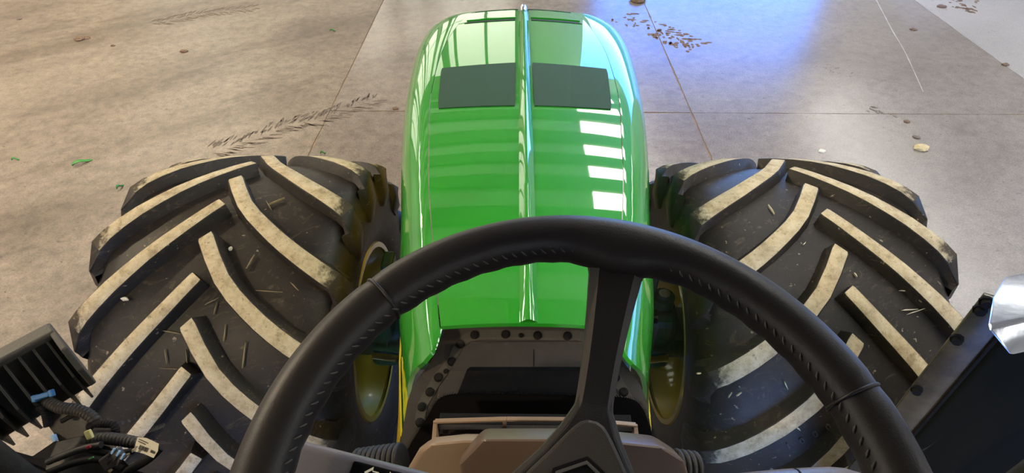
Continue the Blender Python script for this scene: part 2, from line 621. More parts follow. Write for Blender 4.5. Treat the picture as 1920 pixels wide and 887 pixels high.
struct('wall_left', [(XL - .2, XL, YB, YF, 0, ZC)], M_wall)
struct('wall_right', [(XR, XR + .2, YB, DOOR_R[0], 0, ZC), (XR, XR + .2, DOOR_R[1], YF, 0, ZC), (XR, XR + .2, DOOR_R[0], DOOR_R[1], DOOR_R[2], ZC)], M_wall)
struct('wall_front', [(XL, DOOR_F[0], YF, YF + .2, 0, ZC), (DOOR_F[1], XR, YF, YF + .2, 0, ZC), (DOOR_F[0], DOOR_F[1], YF, YF + .2, DOOR_F[2], ZC)], M_wall)
struct('wall_back', [(XL, DOOR_B[0], YB - .2, YB, 0, ZC), (DOOR_B[1], XR, YB - .2, YB, 0, ZC), (DOOR_B[0], DOOR_B[1], YB - .2, YB, DOOR_B[2], ZC)], M_wall)
ceil = struct('ceiling', [(XL, XR, YB, YF, ZC, ZC + .15)], M_liner)
y = YB + 0.9
while y < YF:
    box('purlin', ((XL + XR) / 2, y, ZC - .045), (XR - XL - .04, .62, .07), M_steel, ceil)
    y += 1.45
for xs in (-8.5, 2.8, 9.5):
    y = YB + 0.9 + 1.45 / 2
    while y < YF - .6:
        box('skylight_panel', (xs, y, ZC - .012), (1.5, .86, .02), M_sky_panel, ceil)
        y += 1.45
for x in (-11.0, -8.2, -5.4, -2.6, 0.2):
    o = box('trim_post', (x, YF - .12, ZC / 2 - .16), (.25, .22, ZC - .32), M_steel)
    o.name = 'trim_%d' % (1 + round((x + 11) / 2.8))
    o['kind'] = 'structure'
glow_panels = []
for i, (x0, x1) in enumerate(((-11.2, -7.6), (-7.2, -3.7), (-3.3, -0.1))):
    w = struct('glow_panel_%d' % (i + 1), [(x0, x1, YF - .05, YF - .02, 1.0, 5.1)], M_glow_panel)  # unseen glowing panels added to give the bonnet pale reflections
    for k in range(4):
        xx = x0 + (x1 - x0) * k / 3
        box('glow_panel_bar', (xx, YF - .06, 3.05), (.10, .05, 4.16), M_steel, w)
    for z in (1.0, 2.4, 5.1):
        box('glow_panel_rail', ((x0 + x1) / 2, YF - .06, z), (x1 - x0, .05, .07), M_steel, w)
yard = struct('ground_outside', [(-80, 80, -90, YB - .2, -.3, -.05), (-80, 80, YF + .2, 90, -.3, -.05), (XR + .2, 80, YB - .2, YF + .2, -.3, -.05), (-80, XL - .2, YB - .2, YF + .2, -.3, -.05)], M_gravel)
lawn = struct('lawn_outside', [(-80, 80, YF + 9, 88, -.05, -.03)], M_grass)

# warm lamps hung over the left half of the shed
def lamp(x, y, label):
    t = tag(empty('high_bay_lamp', None, (x, y, ZC - .32)), label, 'lamp', 'round lamps under the shed ceiling')
    v = []
    prof = [(0.03, 0.0), (0.05, -.10), (0.16, -.16), (0.22, -.34), (0.23, -.36)]
    f = []
    S = 24
    for j in range(S):
        th = 2 * math.pi * j / S
        for r, z in prof:
            v.append(Vector((r * math.cos(th), r * math.sin(th), z)))
    n = len(prof)
    for j in range(S):
        for i in range(n - 1):
            f.append((j * n + i, j * n + i + 1, ((j + 1) % S) * n + i + 1, ((j + 1) % S) * n + i))
    mobj('housing', v, f, M_steel, t, smooth=True)
    prism('diffuser', [Vector((.2 * math.cos(2 * math.pi * i / S), .2 * math.sin(2 * math.pi * i / S), -.33)) for i in range(S)], (0, 0, .01),
          mat('lamp_diffuser', (.9, .9, .9), .5, emit=(1, .80, .52), estr=6.0), t)
    l = bpy.data.lights.new('lamp_light', 'AREA')
    l.shape = 'DISK'
    l.size = 0.42
    l.energy = LAMP_POWER
    l.color = (1.0, 0.78, 0.50)
    lo = bpy.data.objects.new('lamp_light', l)
    lo.location = (0, 0, -.37)
    COL.objects.link(lo)
    lo.parent = t


lamp(-6.0, 3.2, 'round warm lamp hung above the left side of the shed')
lamp(-6.5, 9.5, 'round warm lamp hung near the front left of the shed')
lamp(-4.0, -3.5, 'round warm lamp hung behind the tractor on the left')

# ------------------------------------------------------------------ the tractor
TR = tag(empty('tractor', None, (0.025, 1.79, 0)), 'green farm tractor with yellow wheels, seen from its driving seat', 'tractor')
TRI = TR.matrix_basis.inverted() if False else Matrix.Translation((-0.025, -1.79, 0))


def part(name):
    """an Empty part whose children are given in world coordinates"""
    e = empty(name, TR)
    e.matrix_parent_inverse = TRI
    return e


def own(o):
    """parent a world-space mesh straight to the tractor"""
    o.parent = TR
    o.matrix_parent_inverse = TRI
    return o


HX = 0.027
T_zc = [(0.80, 1.953), (1.07, 1.942), (1.47, 1.918), (1.77, 1.895), (2.25, 1.853), (2.77, 1.790), (3.15, 1.738), (3.41, 1.697), (3.58, 1.662), (3.66, 1.61), (3.70, 1.50)]
T_wc = [(0.80, 0.188), (1.07, 0.235), (1.47, 0.300), (1.77, 0.336), (2.10, 0.372), (2.50, 0.389), (2.77, 0.389), (3.15, 0.362), (3.41, 0.325), (3.58, 0.275), (3.70, 0.24)]
T_ws = [(0.80, 0.286), (0.95, 0.324), (1.07, 0.351), (1.47, 0.402), (1.77, 0.447), (2.25, 0.507), (2.77, 0.549), (3.10, 0.562), (3.35, 0.550), (3.52, 0.505), (3.62, 0.44), (3.70, 0.36)]
T_zs = [(0.80, 1.735), (1.07, 1.730), (1.47, 1.760), (1.77, 1.765), (2.25, 1.730), (2.77, 1.680), (3.15, 1.635), (3.41, 1.60), (3.58, 1.56), (3.70, 1.42)]
T_wb = [(0.80, 0.372), (1.07, 0.396), (1.47, 0.425), (1.77, 0.455), (2.25, 0.508), (2.77, 0.546), (3.15, 0.552), (3.41, 0.535), (3.58, 0.47), (3.70, 0.34)]
T_zb = [(0.80, 1.35), (1.07, 1.33), (2.25, 1.25), (3.70, 1.10)]


def hood_top(Y, s):
    """height of the bonnet top at station Y, lateral offset s"""
    wc = smooth_tab(T_wc, Y)
    return smooth_tab(T_zc, Y) + 0.014 * (1 - min(1.0, (s / wc) ** 2))


def hood_rear(k):
    """how far forward the rear edge lies (k = 0 crease .. 1 bottom)"""
    return lerp_tab([(0, .872), (.04, .838), (.12, .803), (.24, .786), (.38, .790), (.6, .802), (1, .808)], k)


hood = part('hood')
hood['label'] = 'glossy green bonnet with a raised centre ridge'
NY = 60


def stations(y0, y1, n):
    return [y0 + (y1 - y0) * i / n for i in range(n + 1)]


def grid_faces(nu, nv):
    return [(i * nv + j, i * nv + j + 1, (i + 1) * nv + j + 1, (i + 1) * nv + j) for i in range(nu - 1) for j in range(nv - 1)]


# top skin
SS = [-1, -.97, -.9, -.75, -.5, -.25, 0, .25, .5, .75, .9, .97, 1]
v = []
ST = stations(0.872, 3.70, NY)
for Y in ST:
    wc = smooth_tab(T_wc, Y)
    for s in SS:
        v.append((HX + s * wc, Y, hood_top(Y, s * wc)))
# rear lip folded down
nv = len(SS)
top_v = v[:]
lip = [(x, Yy - .004, z - .007) for (x, Yy, z) in v[:nv]]
f = grid_faces(len(ST), nv)
b0 = len(v)
v += lip
f += [(j, j + 1, b0 + j + 1, b0 + j) for j in range(nv - 1)]
mobj('top_panel', v, f, M_green, hood, angle=35)
# shoulder and side skins, left and right
KS = [0, .04, .12, .24, .38, .54, .72, .88, 1.0]
for sg in (-1, 1):
    v = []
    for i, Yb in enumerate(ST):
        row = []
        for k in KS:
            Y = Yb if i else hood_rear(k)
            if 0 < i < 4:
                Y = Yb - (0.872 - hood_rear(k)) * (1 - i / 4)
            wc, ws = smooth_tab(T_wc, Y), smooth_tab(T_ws, Y)
            zc, zs = smooth_tab(T_zc, Y), smooth_tab(T_zs, Y)
            a = k * math.pi / 2
            row.append((HX + sg * (wc + .003 + (ws - wc) * math.sin(a) ** 0.85), Y, zs + (zc - .002 - zs) * (1 - (1 - math.cos(a)) ** 0.9)))
        for k in (0.25, 0.5, 0.75, 1.0):
            Y = Yb if i else 0.810
            if 0 < i < 4:
                Y = Yb - (0.872 - .810) * (1 - i / 4)
            ws, zs, wb, zb = smooth_tab(T_ws, Y), smooth_tab(T_zs, Y), smooth_tab(T_wb, Y), smooth_tab(T_zb, Y)
            row.append((HX + sg * (ws + (wb - ws) * k), Y, zs + (zb - zs) * k))
        v += row
    nvv = len(KS) + 4
    f = grid_faces(len(ST), nvv)
    # a folded rear flange
    b0 = len(v)
    v += [(HX + (p[0] - HX) * 0.965, p[1] - .002, p[2] - .004) for p in v[:nvv]]
    f += [(j, j + 1, b0 + j + 1, b0 + j) for j in range(nvv - 1)]
    mobj('side_panel', v, f, M_green, hood, angle=40)
# centre ridge
v, f = [], []
RP = [(-.030, -.004), (-.022, .004), (-.012, .016), (-.004, .0225), (.004, .0225), (.012, .016), (.022, .004), (.030, -.004)]
for Y in stations(0.875, 3.60, 50):
    k = 0.45 + 0.55 * min(1, (Y - .87) / 1.4)
    k2 = 1.0 if Y < 3.5 else max(.25, 1 - (Y - 3.5) / .13)
    for (a, b) in RP:
        v.append((HX + .002 + a * (0.62 + .38 * k) * (1 if k2 == 1 else k2 + .1), Y, hood_top(Y, 0) + b * k * k2))
f = grid_faces(51, len(RP))
f += [tuple(range(len(RP))), tuple(range(50 * len(RP), 51 * len(RP)))]
mobj('centre_ridge', v, f, M_green, hood, angle=32)
# chrome-like nose badge at the front end of the ridge
v, f = [], []
for i in range(9):
    t = i / 8
    Y = 3.40 + .21 * t
    w = .020 * math.sin(math.pi * (0.18 + .74 * t)) + .003
    for j in range(9):
        a = math.pi * j / 8
        v.append((HX + .002 - w * math.cos(a), Y, hood_top(Y, 0) + .012 + .026 * math.sin(a) * math.sin(math.pi * (.2 + .7 * t))))
f = grid_faces(9, 9)
mobj('nose_badge', v, f, M_chrome, hood, smooth=True)


def hood_patch(name, outline_rows, lift, thick, material, n=10, bevel=0.0):
    """rows: list of (Y, s0, s1) -> plate that follows the bonnet"""
    v = []
    m = len(outline_rows)
    for (Y0, Y1, s0, s1) in outline_rows:
        for j in range(n + 1):
            s = s0 + (s1 - s0) * j / n
            Y = Y0 + (Y1 - Y0) * j / n
            v.append((HX + s, Y, hood_top(Y, s) + lift))
    nn = len(v)
    f = grid_faces(m, n + 1)
    v += [(x, y, z - thick) for (x, y, z) in v]
    f += [tuple(i + nn for i in q) for q in grid_faces(m, n + 1)]
    ring = [i for i in range(n + 1)] + [(n + 1) * r + n for r in range(1, m)] + [(m - 1) * (n + 1) + j for j in range(n - 1, -1, -1)] + [(n + 1) * r for r in range(m - 2, 0, -1)]
    f += [(ring[i], ring[(i + 1) % len(ring)], ring[(i + 1) % len(ring)] + nn, ring[i] + nn) for i in range(len(ring))]
    return mobj(name, v, f, material, hood, angle=40)


for sg, lab in ((-1, 'dark matt pad left of the ridge'), (1, 'dark matt pad right of the ridge')):
    rows = []
    for i in range(9):
        t = i / 8
        Yc, Yo = 2.005 + .475 * t, 2.000 + .435 * t
        s_out = 0.332 + .035 * t - (0.004 if i in (0, 8) else 0)
        s_in = 0.036 if i not in (0, 8) else 0.038
        rows.append((Yc, Yo, sg * s_in, sg * s_out))
    o = hood_patch('anti_glare_pad', rows, 0.004, 0.006, M_mat)
    o['label'] = lab
    # air slot near the nose with a lip in front of it
    rows = [(3.235 + .006 * i, 3.20 + .006 * i, sg * .045, sg * (.325 - .004 * i)) for i in range(7)]
    hood_patch('air_slot', rows, 0.0025, 0.004, M_slot)
    rows = [(3.285 + .006 * i, 3.25 + .006 * i, sg * .042, sg * (.315 - .004 * i)) for i in range(4)]
    hood_patch('slot_lip', rows, 0.008, 0.012, M_green)
    rows = [(3.535 + .004 * i, 3.50 + .004 * i, sg * .03, sg * (.285 - .006 * i)) for i in range(4)]
    hood_patch('front_gap', rows, 0.002, 0.004, M_slot)
# yellow stripe along the lower side
for sg in (-1, 1):
    v = []
    SY = stations(0.810, 3.3, 40)
    for Y in SY:
        for (k, off) in ((.42, .002), (.42, .007), (.95, .007), (.95, .002)):
            ws, zs, wb, zb = smooth_tab(T_ws, Y), smooth_tab(T_zs, Y), smooth_tab(T_wb, Y), smooth_tab(T_zb, Y)
            kk = k if sg < 0 else k * .3 + .75
            v.append((HX + sg * (ws + (wb - ws) * kk + off), Y, zs + (zb - zs) * kk))
    mobj('side_stripe', v, grid_faces(len(SY), 4), M_decal, hood, angle=40)

# engine block and frame under the bonnet
eng = part('engine')
box('engine_block', (HX, 2.1, 1.18), (.50, 2.3, .62), M_plastic, eng, bevel=.03)
box('frame_rail', (HX - .27, 2.0, .92), (.10, 2.9, .22), M_green_d, eng, bevel=.02)
box('frame_rail', (HX + .27, 2.0, .92), (.10, 2.9, .22), M_green_d, eng, bevel=.02)
tube('hose', catmull([(.27, 1.25, 1.45), (.36, 1.35, 1.42), (.40, 1.5, 1.30), (.36, 1.62, 1.15)]), .025, M_black, eng)
tube('hose', catmull([(-.25, 1.2, 1.35), (-.36, 1.35, 1.25), (-.40, 1.5, 1.15), (-.36, 1.7, 1.05)]), .02, M_black, eng)
box('transmission_housing', (HX, 0.35, .95), (.62, 1.4, .7), M_green_d, eng, bevel=.05)

# ------------------------------------------------------------------ front wheels
TR_R, TCY, TCZ = 0.82, 1.79, 0.818
TIRE_X = {-1: -1.092, 1: 1.118}
CARC = [(.405, .405), (.43, .425), (.455, .49), (.468, .57), (.462, .645), (.440, .700), (.40, .738), (.32, .757), (.2, .766), (.1, .769), (0, .77)]
LUGTOP = [(-.06, .82), (0, .82), (.2, .817), (.32, .808), (.40, .795), (.445, .772), (.47, .70)]
LUG_IN = [(-.03, 0), (.07, -12), (.17, -19.5), (.27, -25.5), (.38, -31.0), (.46, -34.5)]      # bars on the bonnet side
LUG_OUT = [(.0, 1.5), (.018, 0), (.12, -9.0), (.25, -19.5), (.38, -30), (.46, -36.5)]            # straighter bars on the outer side


def carc_r(s):
    return lerp_tab(sorted((a, b) for a, b in CARC if b > .64), abs(s))


def make_lug_mesh(sg, LUGCURVE, outer):
    """one tread bar; sg = side of the centre line (+1 towards +x); phase angle 0 at its inner end"""
    st = ([.018, .024, .045,] if outer else [-.028, -.02, .02,]) + [ .07, .12, .17, .22, .27, .32, .37, .41, .445]
    v, f, fm = [], [], []
    def P(s, th, r):
        a = R_(th)     # 0 = rear, 90 = top
        return Vector((sg * s, -r * math.cos(a), r * math.sin(a)))
    rows = []
    for i, s in enumerate(st):
        th = smooth_tab(LUGCURVE, s)
        d = (smooth_tab(LUGCURVE, s + .01) - smooth_tab(LUGCURVE, s - .01)) / .02
        rt = lerp_tab(LUGTOP, s)
        tx, ty = 1.0, R_(d) * rt
        L = math.hypot(tx, ty)
        nx, ny = -ty / L, tx / L
        w = (0.0262 if outer else 0.0305) + 0.006 * max(0, (s - .05) / .4)
        if i == 0:
            w *= .92
        rb = carc_r(min(.445, max(0, s))) - .012
        row = []
        for (ww, r) in ((w + .022, rb), (w + .008, rb + .016), (w, rt - .004), (w - .004, rt), (-w + .004, rt), (-w, rt - .004), (-w - .008, rb + .016), (-w - .022, rb)):
            row.append(P(s + nx * ww, th + math.degrees(ny * ww / rt), r))
        rows.append(row)
    # shoulder block running down the sidewall
    for (s, r, k) in ((.464, .735, 1.0), (.482, .66, 1.0), (.474, .59, .6)):
        th = smooth_tab(LUGCURVE, min(s, .46)) - (.772 - r) * 22
        w = .046 * k + .012
        row = []
        for j, ww in enumerate((w + .02, w + .008, w, w - .004, -w + .004, -w, -w - .008, -w - .02)):
            inset = (.03, .016, .003, 0, 0, .003, .016, .03)[j]
            row.append(P(s - inset, th + math.degrees(ww / r), r))
        rows.append(row)
    for row in rows:
        v += row
    n = 8
    for i in range(len(rows) - 1):
        for j in range(n - 1):
            f.append((i * n + j, i * n + j + 1, (i + 1) * n + j + 1, (i + 1) * n + j))
            fm.append(1 if (j == 3 and i < len(st) - 1) else 0)
    f.append(tuple(range(n)))
    fm.append(0)
    f.append(tuple(range((len(rows) - 1) * n, len(rows) * n)))
    fm.append(0)
    return v, f, fm


LUGMESH = {}
for sg in (-1, 1):
    for outer in (False, True):
        v, f, fm = make_lug_mesh(sg, LUG_OUT if outer else LUG_IN, outer)
        o = mobj('lug', v, f, None, mats=[M_rubber, M_lugtop], fmat=fm, angle=50)
        LUGMESH[(sg, outer)] = o.data
        bpy.data.objects.remove(o)

PHASE = {(-1, -1): 40.7, (-1, 1): 29.6, (1, 1): 61.2, (1, -1): 49.8}   # (wheel, side of the tread) -> angle of a bar's inner end
for wsg in (-1, 1):
    side = 'left' if wsg < 0 else 'right'
    tx = TIRE_X[wsg]
    prof = [(-a, b) for a, b in CARC] + [(a, b) for a, b in CARC[::-1][1:]]
    inner = [(.39, .40), (-.39, .40)]
    tire = lathe_x('front_tire', prof + inner, M_rubber, None, 128, closed=True, angle=40)
    tire.location = (tx, TCY, TCZ)
    own(tire)
    tire['label'] = 'wide %s front tyre with clay on its tread bars' % side
    for lsg in (-1, 1):
        for k in range(16):
            o = bpy.data.objects.new('lug', LUGMESH[(lsg, lsg == wsg)])
            COL.objects.link(o)
            o.parent = tire
            # phase angle grows from the rear over the top: rotation about -x
            o.rotation_euler = (-R_(PHASE[(wsg, lsg)] + 22.5 * k), 0, 0)
    # rim: yellow barrel, flange and dish
    inw = -wsg       # towards the tractor
    rp = [(.435, .395), (.437, .418), (.425, .424), (.415, .405), (.36, .392), (.30, .365), (.18, .352), (-.05, .350), (-.20, .352), (-.30, .365), (-.40, .40), (-.415, .424), (-.43, .418)]
    rim = lathe_x('wheel_rim', [(inw * a, b) for a, b in rp], M_yellow, None, 96, angle=40)
    rim.location = (tx, TCY, TCZ)
    own(rim)
    rim['label'] = 'yellow %s front wheel rim' % side
    dish = [(.10, .352), (.12, .335), (.08, .28), (.05, .22), (.06, .17), (.06, .0)]
    lathe_x('wheel_disc', [(inw * a, b) for a, b in dish], M_yellow, rim, 64, angle=40)
    hubp = [(.06, .20), (.18, .195), (.22, .17), (.30, .165), (.33, .14), (.33, .0)]
    lathe_x('axle_hub', [(inw * a, b) for a, b in hubp], M_green_d, rim, 40, angle=40)
    for k in range(10):
        a = 2 * math.pi * k / 10
        c = Vector((inw * .06, .235 * math.cos(a), .235 * math.sin(a)))
        tube('wheel_bolt', [c, c + Vector((inw * .045, 0, 0))], .014, M_steel, rim, 6)
    for k in range(10):
        a = 2 * math.pi * (k + .5) / 10
        c = Vector((inw * .215, .15 * math.cos(a), .15 * math.sin(a)))
        tube('hub_bolt', [c, c + Vector((inw * .03, 0, 0))], .012, M_green_d, rim, 6)



def on_tire(px, py, r=.774):
    d = ray(px, py)
    o = CAMP - Vector((0, TCY, TCZ))
    a = d.y ** 2 + d.z ** 2
    b = d.y * o.y + d.z * o.z
    c = o.y ** 2 + o.z ** 2 - r * r
    t = (-b - math.sqrt(max(0, b * b - a * c))) / a
    P = CAMP + d * t
    n = Vector((0, P.y - TCY, P.z - TCZ)).normalized()
    return P, n


tires = {o['label'].split()[1]: o for o in TR.children if o.name.startswith('front_tire')}


def bit(side, x0, y0, x1, y1, w, material, name='straw_bit'):
    (A, n), (B, n2) = on_tire(x0, y0), on_tire(x1, y1)
    d = (B - A).normalized()
    s_ = d.cross(n).normalized()
    rnd = random.Random(int(x0 * 7 + y0))
    v, f = [], []
    for t, ww in ((0, .25), (.3, 1), (.65, .8), (1, .3)):
        p = A.lerp(B, t) + n * .003 + s_ * rnd.uniform(-.3, .3) * w
        v += [p - s_ * w * ww - n * .004, p - s_ * w * ww * .6 + n * .003, p + s_ * w * ww * .6 + n * .003, p + s_ * w * ww - n * .004]
    for i in range(3):
        for j in range(4):
            f.append((i * 4 + j, i * 4 + (j + 1) % 4, (i + 1) * 4 + (j + 1) % 4, (i + 1) * 4 + j))
    f += [(0, 1, 2, 3), (12, 13, 14, 15)]
    o = mobj(name, v, f, material, tires[side])
    o.matrix_parent_inverse = Matrix.Translation(-tires[side].location)
    return o


for q in ((385, 572, 412, 558, .004), (402, 590, 408, 566, .003), (430, 470, 436, 464, .008), (462, 505, 478, 478, .005), (505, 384, 534, 372, .006), (510, 395, 500, 378, .004), (455, 690, 462, 640, .005),
          (420, 640, 424, 608, .004), (480, 545, 530, 548, .003), (545, 530, 560, 545, .004), (350, 655, 353, 690, .004), (310, 655, 314, 682, .004), (228, 560, 241, 562, .008), (306, 620, 340, 626, .005), (300, 690, 345, 692, .002),
          (440, 755, 447, 735, .005)):
    bit('left', *q[:4], q[4] * (.45 if q[4] < .008 else 1), M_straw_d if q[4] != .008 else M_tag)
for q in ((1306, 701, 1314, 699, .006), (1380, 742, 1390, 735, .004), (1470, 715, 1476, 730, .004), (1500, 806, 1492, 800, .005), (1600, 512, 1606, 520, .007), (1685, 545, 1715, 548, .004), (1690, 582, 1720, 580, .005), (1700, 590, 1735, 578, .003),
          (1440, 385, 1452, 402, .003), (1505, 460, 1510, 455, .004), (1365, 745, 1372, 735, .003), (1640, 590, 1650, 600, .004), (1720, 520, 1726, 540, .004), (1490, 870, 1498, 862, .006)):
    bit('right', *q[:4], q[4] * .5, M_tag if q[4] != .006 else M_straw)
for ch, (px, py) in zip('1000', ((1478, 836), (1503, 826), (1528, 814), (1553, 801))):
    cu = bpy.data.curves.new('raised_letter', 'FONT')
    cu.body = ch
    cu.size = .036
    cu.extrude = .004
    cu.align_x = 'CENTER'
    cu.align_y = 'CENTER'
    tmp = bpy.data.objects.new('tmp', cu)
    COL.objects.link(tmp)
    bpy.context.view_layer.update()
    me = bpy.data.meshes.new_from_object(tmp)
    bpy.data.objects.remove(tmp)
    me.materials.clear()
    me.materials.append(M_letter)
    P, n = on_tire(px, py, .770)
    A = (on_tire(1553, 801, .770)[0] - on_tire(1478, 836, .770)[0])
    A = (A - n * A.dot(n)).normalized()
    Bv = n.cross(A)
    M = Matrix((A, Bv, n)).transposed().to_4x4()
    M.translation = P
    me.transform(M)
    o = bpy.data.objects.new('raised_letter', me)
    COL.objects.link(o)
    o.parent = tires['right']
    o.matrix_parent_inverse = Matrix.Translation(-tires['right'].location)

axle = part('front_axle')
tube('axle_beam', [(-.95, TCY, TCZ), (-.7, TCY, TCZ), (-.45, TCY, TCZ + .02), (0, TCY, TCZ + .04), (.5, TCY, TCZ + .02), (.75, TCY, TCZ), (.98, TCY, TCZ)], [.10, .12, .10, .12, .10, .12, .10], M_green_d, axle, 20)
for sg in (-1, 1):
    cx = .018 + sg * .64
    v, f = box_vf(cx, TCY, TCZ + .02, .14, .22, .36)
    mobj('steering_knuckle', v, f, M_green_d, axle, bevel=.04)
    tube('king_pin', [(cx, TCY, TCZ + .18), (cx, TCY, TCZ + .25)], .05, M_green_d, axle, 16)
    tube('king_pin_cap', [(cx, TCY, TCZ + .25), (cx, TCY, TCZ + .268)], .026, M_silver, axle, 12)
    tube('steering_cylinder', [(.018 + sg * .18, TCY - .20, TCZ + .04), (.018 + sg * .48, TCY - .20, TCZ + .04)], .045, M_green_d, axle, 16)
    tube('tie_rod', [(.018 + sg * .48, TCY - .20, TCZ + .04), (.018 + sg * .66, TCY - .17, TCZ + .03)], .02, M_chrome, axle, 12)
    tube('grease_hose', catmull([(cx - sg * .35, TCY - .1, TCZ + .2), (cx - sg * .2, TCY - .16, TCZ + .3), (cx - sg * .05, TCY - .12, TCZ + .22)]), .012, M_black, axle, 8)
    box('fender_bracket', (cx - sg * .07, TCY + .02, TCZ + .34), (.05, .10, .22), M_green_d, axle, bevel=.01)

# ------------------------------------------------------------------ cowl behind the bonnet
CP0, CN = Vector((HX, .90, 1.915)), Vector((0, -.62, .785)).normalized()


def cow(x, y, off=0.0):
    return onplane(x, y, CP0 + CN * off, CN)


def mirror_px(x):
    return 2 * 988 - x


cowl = part('cowl')
cowl['label'] = 'black plastic cowl between bonnet and windshield, held by push pins'
left = [(836, 612), (833, 622), (824, 650), (806, 680), (775, 722), (764, 752), (758, 790), (748, 840), (742, 900)]
poly = [cow(x, y) for x, y in left] + [cow(mirror_px(x), y) for x, y in left[::-1]]
prism('cowl_base', poly, -CN * .03, M_plastic_b, cowl)
# rim strip on which the pins sit
def strip(name, pts, w, off, material, parent):
    P = [cow(x, y, off) for x, y in pts]
    P = catmull(P, 5)
    v = []
    for i, p in enumerate(P):
        t = (P[min(i + 1, len(P) - 1)] - P[max(i - 1, 0)]).normalized()
        nn = CN.cross(t)
        v += [p - nn * w, p - nn * w + CN * -.006, p + nn * w + CN * -.006, p + nn * w]
    f = []
    for i in range(len(P) - 1):
        for j in range(4):
            f.append((i * 4 + j, i * 4 + (j + 1) % 4, (i + 1) * 4 + (j + 1) % 4, (i + 1) * 4 + j))
    f += [(0, 1, 2, 3), tuple(range(len(v) - 4, len(v)))]
    return mobj(name, v, f, material, parent)


pinpath = [(787, 800), (791, 763), (806, 735), (822, 708), (847, 678), (863, 645), (890, 629), (948, 627), (1008, 628), (1064, 629)]
full = pinpath + [(mirror_px(x), y) for x, y in pinpath[:7][::-1]]
strip('pin_strip', full, .0115, .004, mat('dusty_plastic', (0.085, 0.078, 0.062), .6, col2=(.06, .055, .046), nscale=40), cowl)
pins = [(890, 628, 1), (948, 627, 1), (977, 629, .55), (1008, 629, 1), (1064, 630, 1), (863, 645, 1), (847, 678, 1), (836, 696, .55), (822, 708, 1), (806, 735, 1), (791, 763, 1), (787, 792, 1)]
pins += [(mirror_px(x), y, s) for x, y, s in pins if x < 880]
for (x, y, s) in pins:
    c = cow(x, y, .005)
    tube('push_pin', [c, c + CN * .002, c + CN * .005, c + CN * .006], [.0105 * s, .0105 * s, .0075 * s, .003 * s], M_black, cowl, 14)
cpan = [(884, 640), (868, 652), (838, 706), (824, 724), (818, 760), (815, 800)]
poly = [cow(x, y, .001) for x, y in cpan] + [cow(mirror_px(x), y, .001) for x, y in cpan[::-1]]
prism('centre_panel', poly, CN * .012, M_plastic_b, cowl, bevel=.003)
rec = [(882, 688), (876, 692), (858, 738), (850, 800)]
poly = [cow(x, y, .0135) for x, y in rec] + [cow(mirror_px(x), y, .0135) for x, y in rec[::-1]]
prism('dark_recess_plate', poly, CN * .003, M_gloss, cowl, bevel=.001)  # glossy black plate laid on top, standing in for a shaded recess
prism('panel_seam', [cow(1000, 655, .0131), cow(1002, 655, .0131), cow(1002, 687, .0131), cow(1000, 687, .0131)], CN * .0012, M_black, cowl)
# side body below the cowl
for sg in (-1, 1):
    box('firewall_side', (HX + sg * .20, .66, 1.42), (.16, .22, .36), M_black, cowl, bevel=.02)

# ------------------------------------------------------------------ cab: windshield, roof, pillars
def glass_y(x, z, off=0.0):
    return .62 + (2.06 - z) * .10 - .10 * x * x + off


wind = part('windshield')
wind['label'] = 'clear windshield with black dotted border at its foot'
v = []
GX = [-.86 + 1.72 * i / 16 for i in range(17)]
GZ = [1.62 + (3.36 - 1.62) * j / 10 for j in range(11)]
for x in GX:
    for z in GZ:
        v.append((x, glass_y(x, z), z))
mobj('pane', v, grid_faces(17, 11), M_glass, wind, smooth=True)


def on_glass(px, py, off=0.0):
    p = ony(px, py, .62)
    for _ in range(6):
        p = ony(px, py, glass_y(p.x, p.z, off))
    return p


edge = [(740, 890), (752, 866), (765, 842), (783, 812), (800, 785), (815, 758), (832, 744), (870, 739), (930, 740), (1000, 741), (1080, 743), (1140, 745), (1182, 749), (1203, 764), (1215, 790), (1226, 825), (1236, 860), (1244, 890)]
E3 = catmull([on_glass(x, y, -.004) for x, y in edge], 4)
v, f = [], []
for p in E3:
    q = Vector((p.x, 0, 1.64))
    q.y = glass_y(q.x, q.z, -.004)
    v += [p, q]
f = [(2 * i, 2 * i + 2, 2 * i + 3, 2 * i + 1) for i in range(len(E3) - 1)]
n0 = len(v)
v += [Vector(p) + Vector((0, .0015, 0)) for p in v]
f += [tuple(i + n0 for i in q) for q in f[:]]
mobj('black_border', v, f, M_black, wind)
# printed dots fading out from the border
v, f = [], []
cen = on_glass(990, 900)
for row in range(3):
    for i in range(len(E3) - 1):
        a, b = E3[i], E3[i + 1]
        m = max(1, int((b - a).length / .0042))
        for k in range(m):
            p = a.lerp(b, (k + (row % 2) * .5) / m)
            o = Vector((p.x - cen.x, 0, (p.z - cen.z) * 1.6))
            o.normalize()
            p = p + o * (.002 + .0036 * row)
            r = .0016 - .0004 * row
            k0 = len(v)
            for j in range(6):
                an = math.pi * j / 3
                z = p.z + r * math.sin(an)
                x = p.x + r * math.cos(an)
                v.append(Vector((x, glass_y(x, z, -.003), z)))
            f.append(tuple(range(k0, k0 + 6)))
dots = mobj('border_dots', v, f, M_black, wind)
dots['kind'] = 'stuff'
cab = part('cab_frame')
box('cab_roof', (0, -.30, 3.42), (1.9, 1.9, .10), M_plastic, cab, bevel=.03)
for sg in (-1, 1):
    tube('cab_pillar', [(sg * .90, .50, 1.70), (sg * .90, .47, 2.4), (sg * .90, .36, 3.38)], .035, M_plastic, cab, 10)
    tube('rear_pillar', [(sg * .88, -1.1, 1.70), (sg * .90, -1.15, 2.4), (sg * .88, -1.1, 3.38)], .05, M_plastic, cab, 10)
box('seat', (0, -.55, 2.25), (.5, .18, .8), M_plastic, cab, bevel=.06)
box('cab_floor', (0, -.30, 1.585), (1.86, 1.88, .05), M_plastic, cab)
box('rear_blocker', (0, -1.22, 2.28), (1.8, .05, 1.40), M_plastic, cab)  # unseen, added so the windshield mirrors something dark
